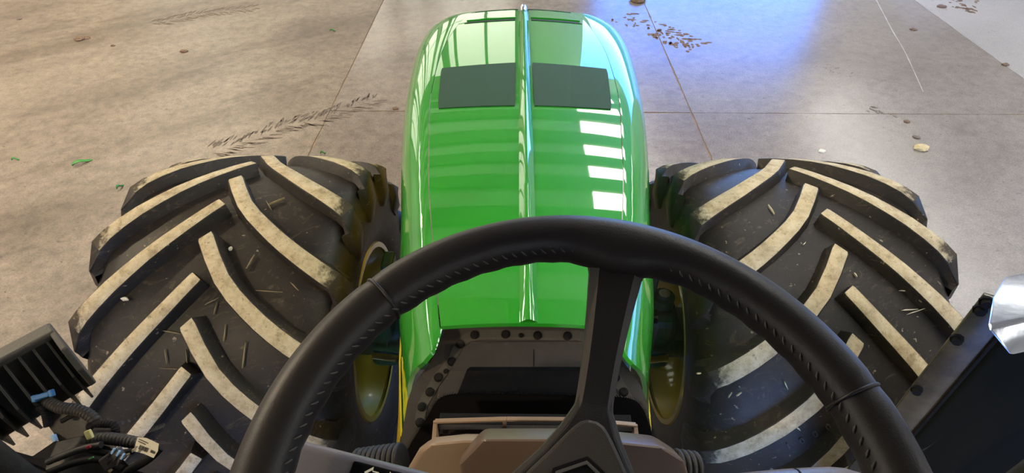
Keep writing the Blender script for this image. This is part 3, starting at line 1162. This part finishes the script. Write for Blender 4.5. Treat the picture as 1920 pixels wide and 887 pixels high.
for sg in (-1, 1):
    box('side_blocker', (sg * .91, -.38, 1.86), (.05, 1.6, .55), M_plastic, cab, bevel=.01)  # unseen, added to block bright reflections from the sides

# ------------------------------------------------------------------ steering wheel
WC, WEL, WROT = Vector((.0383, .151, 2.6583)), R_(77.0), R_(-12.5)
sw = part('steering_wheel')
sw['label'] = 'black leather steering wheel with a stitched inner edge'
WM = Matrix.Translation(WC) @ Matrix.Rotation(math.pi / 2 - WEL, 4, 'X') @ Matrix.Rotation(WROT, 4, 'Z')
WM0 = Matrix.Translation(WC) @ Matrix.Rotation(math.pi / 2 - WEL, 4, 'X')
sw.matrix_local = WM
sw.location = WM.to_translation()
RW, RT = .190, .0178
SEAMS = (R_(90 - 57), R_(90 + 57))
v = []
NA, NB = 180, 20
for i in range(NA):
    a = 2 * math.pi * i / NA
    dsp = min(abs((a - s0 + math.pi) % (2 * math.pi) - math.pi) for s0 in (R_(90), R_(212), R_(328)))
    for j in range(NB):
        b = 2 * math.pi * j / NB
        rt = RT
        for s0 in SEAMS:
            d = abs((a - s0 + math.pi) % (2 * math.pi) - math.pi)
            rt -= .0022 * math.exp(-(d / .016) ** 2)
        # the wrap bulges inwards where a spoke joins
        inn = max(0.0, -math.cos(b)) * .010 * math.exp(-(dsp / .16) ** 2)
        # puckered leather along the inner seam
        pk = .0006 * math.sin(a * 130) * max(0, -math.cos(b - .35)) ** 6
        r = RW + (rt + pk) * math.cos(b) - inn
        v.append((r * math.cos(a), r * math.sin(a), (rt + pk) * 1.0 * math.sin(b)))
f = [(i * NB + j, ((i + 1) % NA) * NB + j, ((i + 1) % NA) * NB + (j + 1) % NB, i * NB + (j + 1) % NB) for i in range(NA) for j in range(NB)]
mobj('grip', v, f, M_leather, sw, smooth=True)
for s0 in SEAMS:
    c = Vector((RW * math.cos(s0), RW * math.sin(s0), 0))
    u = Vector((math.cos(s0), math.sin(s0), 0))
    ring = [c + u * ((RT - .0004) * math.cos(2 * math.pi * k / 28)) + Vector((0, 0, (RT - .0004) * math.sin(2 * math.pi * k / 28))) for k in range(28)]
    v, f = [], []
    t = Vector((-math.sin(s0), math.cos(s0), 0))
    for k in range(28):
        o = (ring[k] - c).normalized()
        for q in range(5):
            an = 2 * math.pi * q / 5
            v.append(ring[k] + o * (.0011 * math.cos(an)) + t * (.0013 * math.sin(an)))
    f = [(k * 5 + q, ((k + 1) % 28) * 5 + q, ((k + 1) % 28) * 5 + (q + 1) % 5, k * 5 + (q + 1) % 5) for k in range(28) for q in range(5)]
    mobj('grip_seam', v, f, M_leather, sw, smooth=True)
# stitches along the inner seam
v, f = [], []
NSt = 150
for k in range(NSt):
    a = 2 * math.pi * k / NSt
    if min(abs((a - s0 + math.pi) % (2 * math.pi) - math.pi) for s0 in (R_(90), R_(212), R_(328))) < .16:
        continue
    def pt(aa, bb, rr=RT + .0004):
        r = RW + rr * math.cos(bb)
        return Vector((r * math.cos(aa), r * math.sin(aa), rr * math.sin(bb)))
    bb = math.pi - .42
    p0, p1 = pt(a, bb + .10), pt(a + .022, bb - .13)
    vv, ff = tube_vf([p0, p0.lerp(p1, .5) + (p0.lerp(p1, .5) - Vector((RW * math.cos(a), RW * math.sin(a), 0))).normalized() * .0006, p1], [.0004, .0008, .0004], 5)
    f += [tuple(i + len(v) for i in q) for q in ff]
    v += vv
stt = mobj('stitching', v, f, M_leather, sw, smooth=True)
stt.data.materials[0] = M_thread
stt['kind'] = 'stuff'


def spoke(name, ang):
    """lofted spoke with a dark flat face and lighter bevelled flanks"""
    ST_ = [(.186, .027, -.002), (.178, .0235, -.004), (.168, .0200, -.008), (.150, .0178, -.013), (.125, .0152, -.019), (.100, .0134, -.024), (.082, .0128, -.027), (.066, .0130, -.030), (.045, .015, -.031)]
    v, f, fm = [], [], []
    ca, sa = math.cos(ang - math.pi / 2), math.sin(ang - math.pi / 2)
    for (r, w, z) in ST_:
        for (x, dz) in ((-w, -.014), (-w, -.004), (-w * .66, .004), (w * .66, .004), (w, -.004), (w, -.014)):
            v.append((x * ca - r * sa, x * sa + r * ca, z + dz + .006))
    n = 6
    for i in range(len(ST_) - 1):
        for j in range(n):
            f.append((i * n + j, i * n + (j + 1) % n, (i + 1) * n + (j + 1) % n, (i + 1) * n + j))
            fm.append(0 if j == 2 else 1)
    f += [tuple(range(n)), tuple(range(len(v) - n, len(v)))]
    fm += [0, 0]
    return mobj(name, v, f, None, sw, mats=[M_spoke, M_spoke_side], fmat=fm, angle=28)


for a in (90, 212, 328):
    spoke('spoke', R_(a))


def plate(name, half, z, t, material, inset=.0, bevel=.0015, mats=None):
    """symmetric plate from a list of (half width, y)"""
    pts = [Vector((-w, y, z)) for w, y in half] + [Vector((w, y, z)) for w, y in half[::-1]]
    return prism(name, pts, (0, 0, t), material, sw, bevel=bevel)


hub_o = [(.0128, .088), (.0122, .078), (.0135, .068), (.0205, .052), (.0315, .033), (.044, .016), (.060, -.008), (.064, -.030), (.052, -.048), (.030, -.056)]
plate('hub_body', hub_o, -.042, .020, M_spoke_side, bevel=.004)
hub_i = [(.0085, .086), (.0080, .076), (.0095, .066), (.0160, .050), (.027, .031), (.0395, .014), (.055, -.010), (.058, -.028), (.048, -.043), (.028, -.050)]
plate('hub_frame', hub_i, -.024, .0045, M_spoke, bevel=.001)
cov = [(.003, .0560), (.0075, .0540), (.0112, .0500), (.0165, .0425), (.024, .031), (.034, .017), (.044, .000), (.046, -.014), (.040, -.028), (.024, -.036)]
plate('hub_cover', cov, -.021, .0085, M_hub, bevel=.0025)
# silver emblem outline
def ringplate(name, outer, inner, z, t, material, parent):
    n = len(outer)
    v = [(*p, z + t) for p in outer] + [(*p, z + t) for p in inner] + [(*p, z) for p in outer] + [(*p, z) for p in inner]
    f = []
    for i in range(n):
        k = (i + 1) % n
        f += [(i, k, n + k, n + i), (i, 2 * n + i, 2 * n + k, k), (n + i, n + k, 3 * n + k, 3 * n + i)]
    return mobj(name, v, f, material, parent)


hexo = [(0, .0300), (.0185, .0190), (.0205, .001), (.010, -.013), (-.010, -.013), (-.0205, .001), (-.0185, .0190)]
sc_ = lambda k: [(x * k, .0065 + (y - .0065) * k) for x, y in hexo]
em = plate('emblem_ground', [(0.0001, .0320), (.0198, .0203), (.0222, .0005), (.011, -.0153)], -.0124, .0007, M_black, bevel=0)
ringplate('emblem_outline', sc_(.96), sc_(.87), -.0116, .0014, M_silver, sw)

# steering column and stalks below the wheel
cwm = part('steering_console')
cwm['label'] = 'brown plastic steering console with air vent'


def wpt(a, b, off):
    return WM0 @ Vector((a, b, off))


tube('steering_column', [wpt(0, 0, -.045), wpt(0, .01, -.12), Vector((.03, .33, 2.20))], [.038, .042, .06], M_plastic, cwm, 20)


def console_px(pts, Y):
    return [ony(x, y, Y) for x, y in pts]


main = console_px([(866, 846), (908, 801), (1100, 801), (1222, 814), (1262, 840), (1282, 905)], .475)
low = [Vector((main[-1].x - .01, .475, 1.85)), Vector((main[0].x + .01, .475, 1.85))]
prism('console_body', main + low, (0, -.050, .052), M_brown, cwm, bevel=.010, bseg=3, angle=40)
lobe = [ony(x, y, .50) for x, y in [(758, 905), (774, 862), (791, 833), (814, 817), (874, 811), (950, 811)]]
lobe += [Vector((lobe[-1].x, .50, 1.85)), Vector((lobe[0].x, .50, 1.85))]
prism('console_shoulder', lobe, (0, -.035, .036), M_tan, cwm, bevel=.012, bseg=3, angle=40)
# air vent frame behind the console top
VY = .535
fr = [ony(x, y, VY) for x, y in [(816, 790), (950, 786), (1080, 787), (1192, 797)]]
frb = [p - Vector((0, 0, .055)) for p in fr]
def bar(name, a, b, r, material, parent):
    d = (b - a).normalized()
    up = Vector((0, 0, 1)) if abs(d.z) < .9 else Vector((0, 1, 0))
    s = d.cross(up).normalized()
    u2 = s.cross(d)
    poly = [a + s * r * i + u2 * r * .7 * j for i, j in ((-1, -1), (1, -1), (1, 1), (-1, 1))]
    return prism(name, poly, b - a, material, parent, bevel=r * .3)
for i in range(3):
    bar('vent_rail', fr[i], fr[i + 1], .0038, M_tan, cwm)
for p in (fr[0], ony(946, 786, VY), fr[-1]):
    bar('vent_post', p, p - Vector((0, 0, .05)), .0035, M_tan, cwm)
box('vent_duct', ((fr[0].x + fr[-1].x) / 2, VY + .012, fr[0].z - .045), (fr[-1].x - fr[0].x - .01, .02, .07), M_black, cwm)
for i in range(2):
    z = fr[0].z - .012 - .014 * i
    box('vent_louvre', ((fr[0].x + fr[-1].x) / 2, VY - .002, z), (fr[-1].x - fr[0].x - .012, .012, .002), M_plastic, cwm)
bar('vent_cheek', fr[0] + Vector((0, -.03, -.012)), fr[0] + Vector((0, .0, -.004)), .0035, M_tan, cwm)
bar('vent_cheek', fr[-1] + Vector((0, -.03, -.012)), fr[-1] + Vector((0, .0, -.004)), .0035, M_tan, cwm)

# ribbed rubber boots at both sides of the console
for (x0, y0, x1, y1, lab) in ((664, 862, 752, 850, 'ribbed black boot left of the console'), (1268, 862, 1312, 868, 'ribbed black boot right of the console')):
    a, b = ony(x0, y0, .50), ony(x1, y1, .50)
    a.z -= .03
    b.z -= .03
    n = int((b - a).length / .0095)
    P, rr = [], []
    for i in range(n * 6 + 1):
        t = i / (n * 6)
        P.append(a.lerp(b, t))
        rr.append(.028 + .006 * abs(math.sin(math.pi * t * n)) ** .5)
    o = own(tube('rubber_boot', P, rr, M_plastic, None, 24))
    o['label'] = lab

# left turn stalk with arrow symbols
st = part('turn_stalk')
st['label'] = 'grey turn signal stalk with white arrows'
SM = WM0 @ Matrix.Translation(Vector((-.1375, .0135, -.040))) @ Matrix.Rotation(R_(-12.7), 4, 'Z')
v, f = box_vf(0, 0, 0, .135, .044, .022)
mobj('stalk_body', [SM @ p for p in v], f, M_stalk, st, bevel=.0075, bseg=4, angle=50)
v, f = box_vf(.028, .0015, .0112, .075, .030, .003)
mobj('button_panel', [SM @ p for p in v], f, M_gloss, st, bevel=.0014)
def arrow(cx, cy, s, d, solid):
    o = [(0, 0), (.0055, .0050), (.0055, .0022), (.0105, .0022), (.0105, -.0022), (.0055, -.0022), (.0055, -.0050)]
    o = [(cx + d * x * s, cy + yv * s) for x, yv in o]
    if solid:
        prism('arrow_symbol', [SM @ Vector((x, yv, .0128)) for x, yv in o], (0, .0, .0004), M_white, st)
    else:
        cxx = sum(p[0] for p in o) / 7
        inn = [(cxx + (x - cxx) * .58, cy + (yv - cy) * .58) for x, yv in o]
        n = 7
        v = [SM @ Vector((x, yv, .0132)) for x, yv in o + inn]
        f = [(i, (i + 1) % n, n + (i + 1) % n, n + i) for i in range(n)]
        mobj('arrow_symbol', v, f, M_white, st)
arrow(.0000, .0110, .90, 1, False)
arrow(.0205, .0110, .80, -1, True)
# right stalk
st2 = part('shuttle_stalk')
st2['label'] = 'smooth grey stalk right of the steering column'
a, b = wpt(.085, .013, -.055), wpt(.204, .0215, -.052)
tube('stalk_body', catmull([a, a.lerp(b, .5) + Vector((0, 0, .004)), b], 6), [.016] * 10 + [.015, .012, .006], M_stalk, st2, 18)
c = a.lerp(b, .55) + Vector((0, 0, .0035))
d = (b - a).normalized()
tube('stalk_ring', [c - d * .0008, c + d * .0008], .0164, M_black, st2, 18)

# ------------------------------------------------------------------ work light on the left
wl = part('work_light')
wl['label'] = 'black work light with cooling fins at the left'
LD = 1.22
corner = atd(95, 614, LD)
wdir = (atd(0, 656, LD * .955) - corner)
wdir.normalize()
wdir = Vector((wdir.x, wdir.y, 0)).normalized()
edir = Vector((-wdir.y, wdir.x, 0))
if edir.y > 0:
    edir = -edir
up = Vector((0, 0, 1))


def lp(a, b, c):
    """a along the light's width (to the left), b towards the cab, c up"""
    return corner + wdir * a + edir * b + up * c


def lbox(name, a0, a1, b0, b1, c0, c1, material, bevel=.0):
    v = [lp(a, b, c) for a in (a0, a1) for b in (b0, b1) for c in (c0, c1)]
    f = [(0, 1, 3, 2), (4, 6, 7, 5), (0, 4, 5, 1), (2, 3, 7, 6), (0, 2, 6, 4), (1, 5, 7, 3)]
    return mobj(name, v, f, material, wl, bevel=bevel, bseg=3)


M_cast = mat('cast_housing', (0.060, 0.056, 0.050), .5, spec=.5, bump=.1, bscale=200)
M_fin = mat('black_fins', (0.020, 0.020, 0.018), .45, spec=.5)
LW = .21
lbox('housing_back', 0, LW, -.004, .028, -.175, 0, M_fin, .006)
lbox('top_frame', -.004, LW, -.008, .030, -.010, .010, M_cast, .006)
# right cheek, a pointed plate
ck = [(-.004, .0, .010), (-.004, .085, .004), (-.004, .105, -.05), (-.004, .085, -.12), (-.004, .03, -.17), (-.004, .0, -.17)]
prism('side_cheek', [lp(*p) for p in ck], lp(.012, 0, 0) - lp(0, 0, 0), M_cast, wl, bevel=.003)
for i in range(8):
    a = .016 + .0255 * i
    fn = [(a, .028, -.004), (a, .040, -.008), (a, .090, -.070), (a, .082, -.125), (a, .050, -.185), (a, .028, -.17)]
    prism('cooling_fin', [lp(*p) for p in fn], lp(.005, 0, 0) - lp(0, 0, 0), M_fin, wl, bevel=.001)

# ------------------------------------------------------------------ wiring harness below it
wh = part('wiring_harness')
wh['label'] = 'bundle of black hoses and plugs at the lower left'
HD = 1.20


def hp(x, y, d=HD):
    return atd(x, y, d)


def hcurve(name, pts, r, material, corr=False, seg=10):
    P = [hp(*p) for p in pts]
    if corr:
        return corrugated(name, P, r * .86, r, r * .55, material, wh)
    return tube(name, catmull(P, 6), r, material, wh, seg)


# bracket plates
def hplate(name, pts, t, material, bevel=.002):
    P = [hp(*p) for p in pts]
    d = ray(pts[0][0], pts[0][1]).normalized() * t
    return prism(name, P, d, material, wh, bevel=bevel)


hplate('bracket', [(72, 768, 1.24), (80, 752, 1.24), (128, 762, 1.24), (176, 800, 1.23), (196, 852, 1.22), (170, 872, 1.22), (112, 832, 1.23), (104, 812, 1.24), (82, 790, 1.24)], .012, M_plastic)
hplate('lower_panel', [(-40, 826, 1.15), (0, 838, 1.15), (62, 856, 1.16), (106, 826, 1.17), (190, 862, 1.17), (300, 895, 1.16), (290, 980, 1.10), (-40, 980, 1.10)], .02, M_black)
hplate('bracket', [(106, 828, 1.165), (150, 818, 1.16), (206, 838, 1.16), (250, 880, 1.15), (230, 930, 1.14), (100, 930, 1.14), (84, 880, 1.15)], .01, M_plastic)
hcurve('ribbed_hose', [(84, 750, 1.20), (112, 764, 1.19), (150, 770, 1.19), (176, 786, 1.19), (180, 806, 1.19)], .012, M_plastic, True)
hcurve('ribbed_hose', [(168, 800, 1.18), (190, 796, 1.17), (212, 798, 1.17), (216, 814, 1.17), (202, 824, 1.17)], .0085, M_black, True)
hcurve('ribbed_hose', [(168, 824, 1.15), (200, 822, 1.15), (232, 826, 1.15), (262, 832, 1.15), (290, 838, 1.16)], .0125, M_plastic, True)
hcurve('ribbed_hose', [(60, 768, 1.20), (74, 764, 1.19), (84, 772, 1.19), (90, 800, 1.19)], .008, M_black, True)
hcurve('cable', [(300, 840, 1.14), (276, 862, 1.13), (240, 884, 1.12), (210, 910, 1.12)], .0085, M_black)
hcurve('cable', [(262, 836, 1.13), (232, 858, 1.125), (205, 884, 1.12)], .0030, M_straw)
hcurve('cable', [(150, 836, 1.14), (178, 846, 1.13), (214, 850, 1.13), (250, 846, 1.13)], .006, M_black)
hcurve('cable', [(90, 866, 1.13), (130, 850, 1.13), (160, 840, 1.13), (190, 834, 1.13)], .007, M_plastic)
hcurve('cable', [(92, 886, 1.12), (140, 868, 1.12), (186, 862, 1.12), (230, 880, 1.12)], .007, M_black)
hcurve('cable', [(116, 790, 1.2), (140, 778, 1.2), (168, 778, 1.2)], .005, M_black)
# blue plug
def plug(name, cx, cy, d, L, W, T, ang, material):
    c = hp(cx, cy, d)
    M = Matrix.Translation(c) @ Matrix.Rotation(YAW, 4, 'Z') @ Matrix.Rotation(math.pi / 2 - PITCH, 4, 'X') @ Matrix.Rotation(R_(ang), 4, 'Z')
    v, f = box_vf(0, 0, 0, L, W, T)
    return mobj(name, [M @ p for p in v], f, material, wh, bevel=min(L, W, T) * .25)


plug('blue_clip', 80, 742, 1.165, .034, .010, .012, 16, M_blue)
plug('blue_clip', 66, 747, 1.165, .009, .014, .012, 16, M_blue)
plug('blue_clip', 97, 737, 1.165, .008, .014, .010, 16, M_blue)
plug('pale_clip', 102, 821, 1.15, .008, .014, .008, 20, M_cyan)
plug('yellow_clip', 167, 815, 1.13, .012, .018, .008, 25, M_ylw2)
plug('grey_plug', 193, 811, 1.165, .036, .020, .010, 0, M_spoke_side)
plug('red_clip', 166, 838, 1.12, .009, .006, .006, 20, M_red)
plug('green_clip', 171, 859, 1.105, .010, .003, .003, 25, M_leaf)
plug('plug_block', 212, 860, 1.10, .044, .026, .014, 35, M_hub)
for (x, y, m_) in ((212, 846, M_cyan), (222, 850, M_cyan), (230, 856, M_cyan), (205, 852, M_spoke), (216, 860, M_spoke), (222, 868, M_spoke), (205, 866, M_spoke)):
    plug('plug_pin', x, y, 1.090, .012, .004, .004, 60, m_)
# paper tag folded round the hose
tp = [(250, 846), (258, 820), (274, 821), (298, 832), (296, 846), (288, 859), (270, 851)]
P = [hp(x, y, 1.115 + .0 * i) for i, (x, y) in enumerate(tp)]
prism('paper_tag', P, ray(270, 840).normalized() * .0012, M_tag, wh)
def tagrect(x, y, L, W, ang, m_):
    plug('tag_print', x, y, 1.1142, L, W, .0004, ang, m_)
for i in range(9):
    tagrect(261.5 + i * 1.9, 838.5 + i * .75, .0010 + .0006 * (i % 3 == 0), .0085, -24, M_plastic)
tagrect(269, 827.5, .020, .0012, -24, M_plastic)
tagrect(266, 830.5, .016, .0012, -24, M_plastic)
for i in range(5):
    tagrect(283 + i * 1.8, 846 + i * .8, .0011, .0055, -24, M_plastic)

# ------------------------------------------------------------------ exhaust on the right
ex = part('exhaust')
ex['label'] = 'black exhaust shield with a chrome outlet at the right'
e0 = atd(1852, 545, 1.30)        # top of the flange's outer edge
fd = Vector((.90, -.44, 0)).normalized()     # direction along the shield's face, towards the cab
fn_ = Vector((-fd.y, fd.x, 0))
if fn_.y > 0:
    fn_ = -fn_
e1 = Vector((e0.x, e0.y, e0.z))


def ep(a, b, c):
    return e1 + fd * a + fn_ * b + Vector((0, 0, c))


def ebox(name, a0, a1, b0, b1, c0, c1, material, bevel=.0, bseg=2):
    v = [ep(a, b, c) for a in (a0, a1) for b in (b0, b1) for c in (c0, c1)]
    f = [(0, 1, 3, 2), (4, 6, 7, 5), (0, 4, 5, 1), (2, 3, 7, 6), (0, 2, 6, 4), (1, 5, 7, 3)]
    return mobj(name, v, f, material, ex, bevel=bevel, bseg=bseg, angle=40)


ebox('mounting_flange', 0, .075, -.012, 0, -1.0, -.015, M_flange, .003)
poly = [ep(a, b, -1.05) for a, b in ((.070, -.01), (.080, .012), (.64, .040), (.64, -.10), (.070, -.10))]
prism('heat_shield', poly, (0, 0, .985), M_shield, ex, bevel=.012, bseg=3, angle=40)
for c in (-.028, -.055, -.16, -.37, -.60):
    p = ep(.010, .0, c)
    tube('flange_bolt', [p, p + fn_ * .006, p + fn_ * .0061, p + fn_ * .016], [.015, .015, .011, .0105], M_black, ex, 8)
ebox('seam_strip', .070, .078, -.002, .006, -1.0, -.02, M_black, .001)
# chrome outlet: bevelled block standing out of the shield
P = [onz(x, y, z) for x, y, z in [(1882, 516, 2.108), (1990, 498, 2.108), (1990, 588, 2.142), (1914, 600, 2.142), (1848, 613, 2.145), (1858, 556, 2.118)]]
prism('chrome_outlet', P, (.05, -.035, -.045), M_chrome, ex, bevel=.008, bseg=4, angle=30)
# ------------------------------------------------------------------ loose things on the floor
def leaf(px, py, L, ang, label):
    c = onz(px, py, 0.0)
    v = []
    n = 7
    for i in range(n):
        t = i / (n - 1)
        w = L * .13 * math.sin(math.pi * (.06 + .9 * t)) * (1 + .3 * math.sin(9 * t))
        z = .006 + .014 * math.sin(5 * t)
        for s, dz in ((-1, .012), (0, 0), (1, .018)):
            x, yv = (t - .5) * L, s * w
            v.append(Vector((c.x + x * math.cos(ang) - yv * math.sin(ang), c.y + x * math.sin(ang) + yv * math.cos(ang), z + dz)))
    nn = len(v)
    f = grid_faces(n, 3)
    v += [p - Vector((0, 0, .0012)) for p in v]
    f += [tuple(i + nn for i in q) for q in f[:]]
    o = mobj('leaf', v, f, M_leaf, None, smooth=True)
    tag(o, label, 'leaf', 'green leaf scraps on the floor')


leaf(155, 306, .16, R_(40), 'largest crumpled green leaf scrap, on the floor behind the left tyre')
leaf(30, 301, .06, R_(20), 'tiny green leaf scrap at the far left edge of the floor')
leaf(226, 352, .07, R_(70), 'green leaf scrap close against the outer side of the left tyre')
leaf(624, 59, .07, R_(10), 'small green leaf scrap near the left floor joint')
leaf(606, 289, .05, R_(30), 'green leaf scrap just beyond the top of the left tyre')


def clod(px, py, r, label, material=None, cat='clod', name='dirt_clod', flat=.5, grp='dirt clods on the floor'):
    c = onz(px, py, 0)
    bm = bmesh.new()
    bmesh.ops.create_icosphere(bm, subdivisions=2, radius=r)
    for q in bm.verts:
        k = 1 + .45 * noise.noise(q.co * (1.3 / r) + Vector((px, py, 0)))
        q.co = Vector((q.co.x * k * 1.25, q.co.y * k, max(-r * .2, q.co.z * k * flat)))
    me = bpy.data.meshes.new(name)
    bm.to_mesh(me)
    bm.free()
    me.materials.append(material or M_clod)
    o = bpy.data.objects.new(name, me)
    o.location = (c.x, c.y, r * .2)
    COL.objects.link(o)
    tag(o, label, cat, grp)


clod(150, 74, .055, 'dark brown dirt clod lying alone in the upper left of the floor')
clod(163, 72, .035, 'smaller dirt clod touching the dark clod in the upper left')
clod(37, 36, .03, 'pale dirt clod near the upper left corner', M_mud)
clod(212, 86, .022, 'small dirt clod right of the dark pair in the upper left')
clod(345, 97, .035, 'elongated dirt clod on the scraped floor beyond the left tyre')
clod(742, 204, .025, 'dark dirt clod beside the left edge of the bonnet')
clod(1196, 2, .09, 'brown dirt clod on the right floor joint at the top edge')
clod(1765, 13, .05, 'dark dirt clod near the upper right corner')
clod(1713, 56, .035, 'dark dirt clod beneath the white chalk line')
clod(1884, 122, .035, 'dark dirt clod on the edge of the pale slab')
clod(1726, 279, .055, 'tan dirt clod beyond the outer shoulder of the right tyre', M_straw)
clod(1718, 258, .03, 'grey stone chip above the tan clod right of the right tyre', M_mud)
clod(1541, 284, .025, 'pale stone chip just beyond the top of the right tyre', M_tag)
clod(1700, 229, .025, 'small dark clod in the open floor beyond the right tyre')


def mud_print(name, pts, n, w, L, seed, label, material, th=.004, tread=False):
    """broken mud left by a tread: many thin irregular flakes along a path"""
    rnd = random.Random(seed)
    P = [onz(x, y, 0) for x, y in pts]
    P = catmull(P, 20)
    v, f = [], []
    for k in range(n):
        t = (k // 2) / (n / 2) * (len(P) - 2.01) if tread else rnd.random() * (len(P) - 2)
        i = int(t)
        p = P[i].lerp(P[i + 1], t - i)
        d = (P[i + 1] - P[i]).normalized()
        nn = Vector((-d.y, d.x, 0))
        off = (rnd.uniform(.25, 1.0) * (1 if k % 2 else -1)) if tread else rnd.uniform(-1, 1)
        c = p + nn * off * w
        an = math.atan2(d.y, d.x) + (0.75 if off > 0 else -0.75) + rnd.uniform(-.2, .2)
        a, b = (L * rnd.uniform(.4, 1.0), L * rnd.uniform(.10, .22)) if tread else (L * rnd.uniform(.15, .6), L * rnd.uniform(.12, .30))
        m = 6
        k0 = len(v)
        ring = []
        for j in range(m):
            q = 2 * math.pi * j / m
            rr = rnd.uniform(.5, 1.25)
            x, yv = a * rr * math.cos(q), b * rr * math.sin(q)
            ring.append(Vector((c.x + x * math.cos(an) - yv * math.sin(an), c.y + x * math.sin(an) + yv * math.cos(an), 0)))
        v += [r_ + Vector((0, 0, .0003)) for r_ in ring] + [c.lerp(r_, .8) + Vector((0, 0, th)) for r_ in ring]
        f += [(k0 + j, k0 + (j + 1) % m, k0 + m + (j + 1) % m, k0 + m + j) for j in range(m)]
        f.append(tuple(range(k0 + m, k0 + 2 * m)))
    o = mobj(name, v, f, material)
    return tag(o, label, 'mud', kind='stuff')


M_dustmark = mat('dark_track_mud', (0.115, 0.092, 0.070), .95, col2=(.165, .135, .104), nscale=12)
mud_print('mud_track', [(405, 282), (470, 262), (540, 235), (600, 222), (650, 205), (715, 180)], 190, .15, .075, 3, 'dark tread track of mud crossing the left joint beyond the left tyre', M_dustmark, .0015, True)
mud_print('mud_track', [(290, 42), (340, 34), (380, 25), (430, 20), (490, 12)], 130, .14, .075, 4, 'thin muddy tread track at the top left of the floor', M_dustmark, .0015, True)
mud_print('mud_flakes', [(1165, 30), (1230, 55), (1270, 72), (1315, 90)], 90, .22, .11, 5, 'brown mud flakes on the bluish floor across the right joint', M_clod, .004)
mud_print('mud_flakes', [(1530, 122), (1570, 132), (1612, 146)], 16, .10, .05, 6, 'grey mud flakes in the middle of the right floor', M_mud, .002)
mud_print('mud_flakes', [(1625, 203), (1650, 208), (1690, 216)], 14, .06, .07, 8, 'dark mud smear beyond the outer half of the right tyre', M_dustmark, .002)
mud_print('mud_flakes', [(1780, 4), (1810, 8), (1832, 12)], 40, .3, .10, 9, 'brown mud heap beside the pale slab at the top right', M_clod, .006)
# white chalk line
P = [onz(x, y, 0) for x, y in [(1640, -6), (1672, 55), (1697, 98), (1731, 172)]]
P = catmull(P, 10)
v = []
for i, p in enumerate(P):
    d = (P[min(i + 1, len(P) - 1)] - P[max(0, i - 1)]).normalized()
    nn = Vector((-d.y, d.x, 0)) * (.006 + .006 * noise.noise(p * 4)) * (1 if i < len(P) - 6 else .4)
    v += [p - nn + Vector((0, 0, .0012)), p + nn + Vector((0, 0, .0012))]
f = [(2 * i, 2 * i + 1, 2 * i + 3, 2 * i + 2) for i in range(len(P) - 1)]
n0 = len(v)
v += [q + Vector((0, 0, -.001)) for q in v]
f += [tuple(i + n0 for i in q) for q in f[:]]
o = mobj('chalk_line', v, f, mat('chalk', (.52, .50, .48), .9, col2=(.32, .29, .26), nscale=20))
tag(o, 'thin white chalk line on the right floor', 'chalk line')
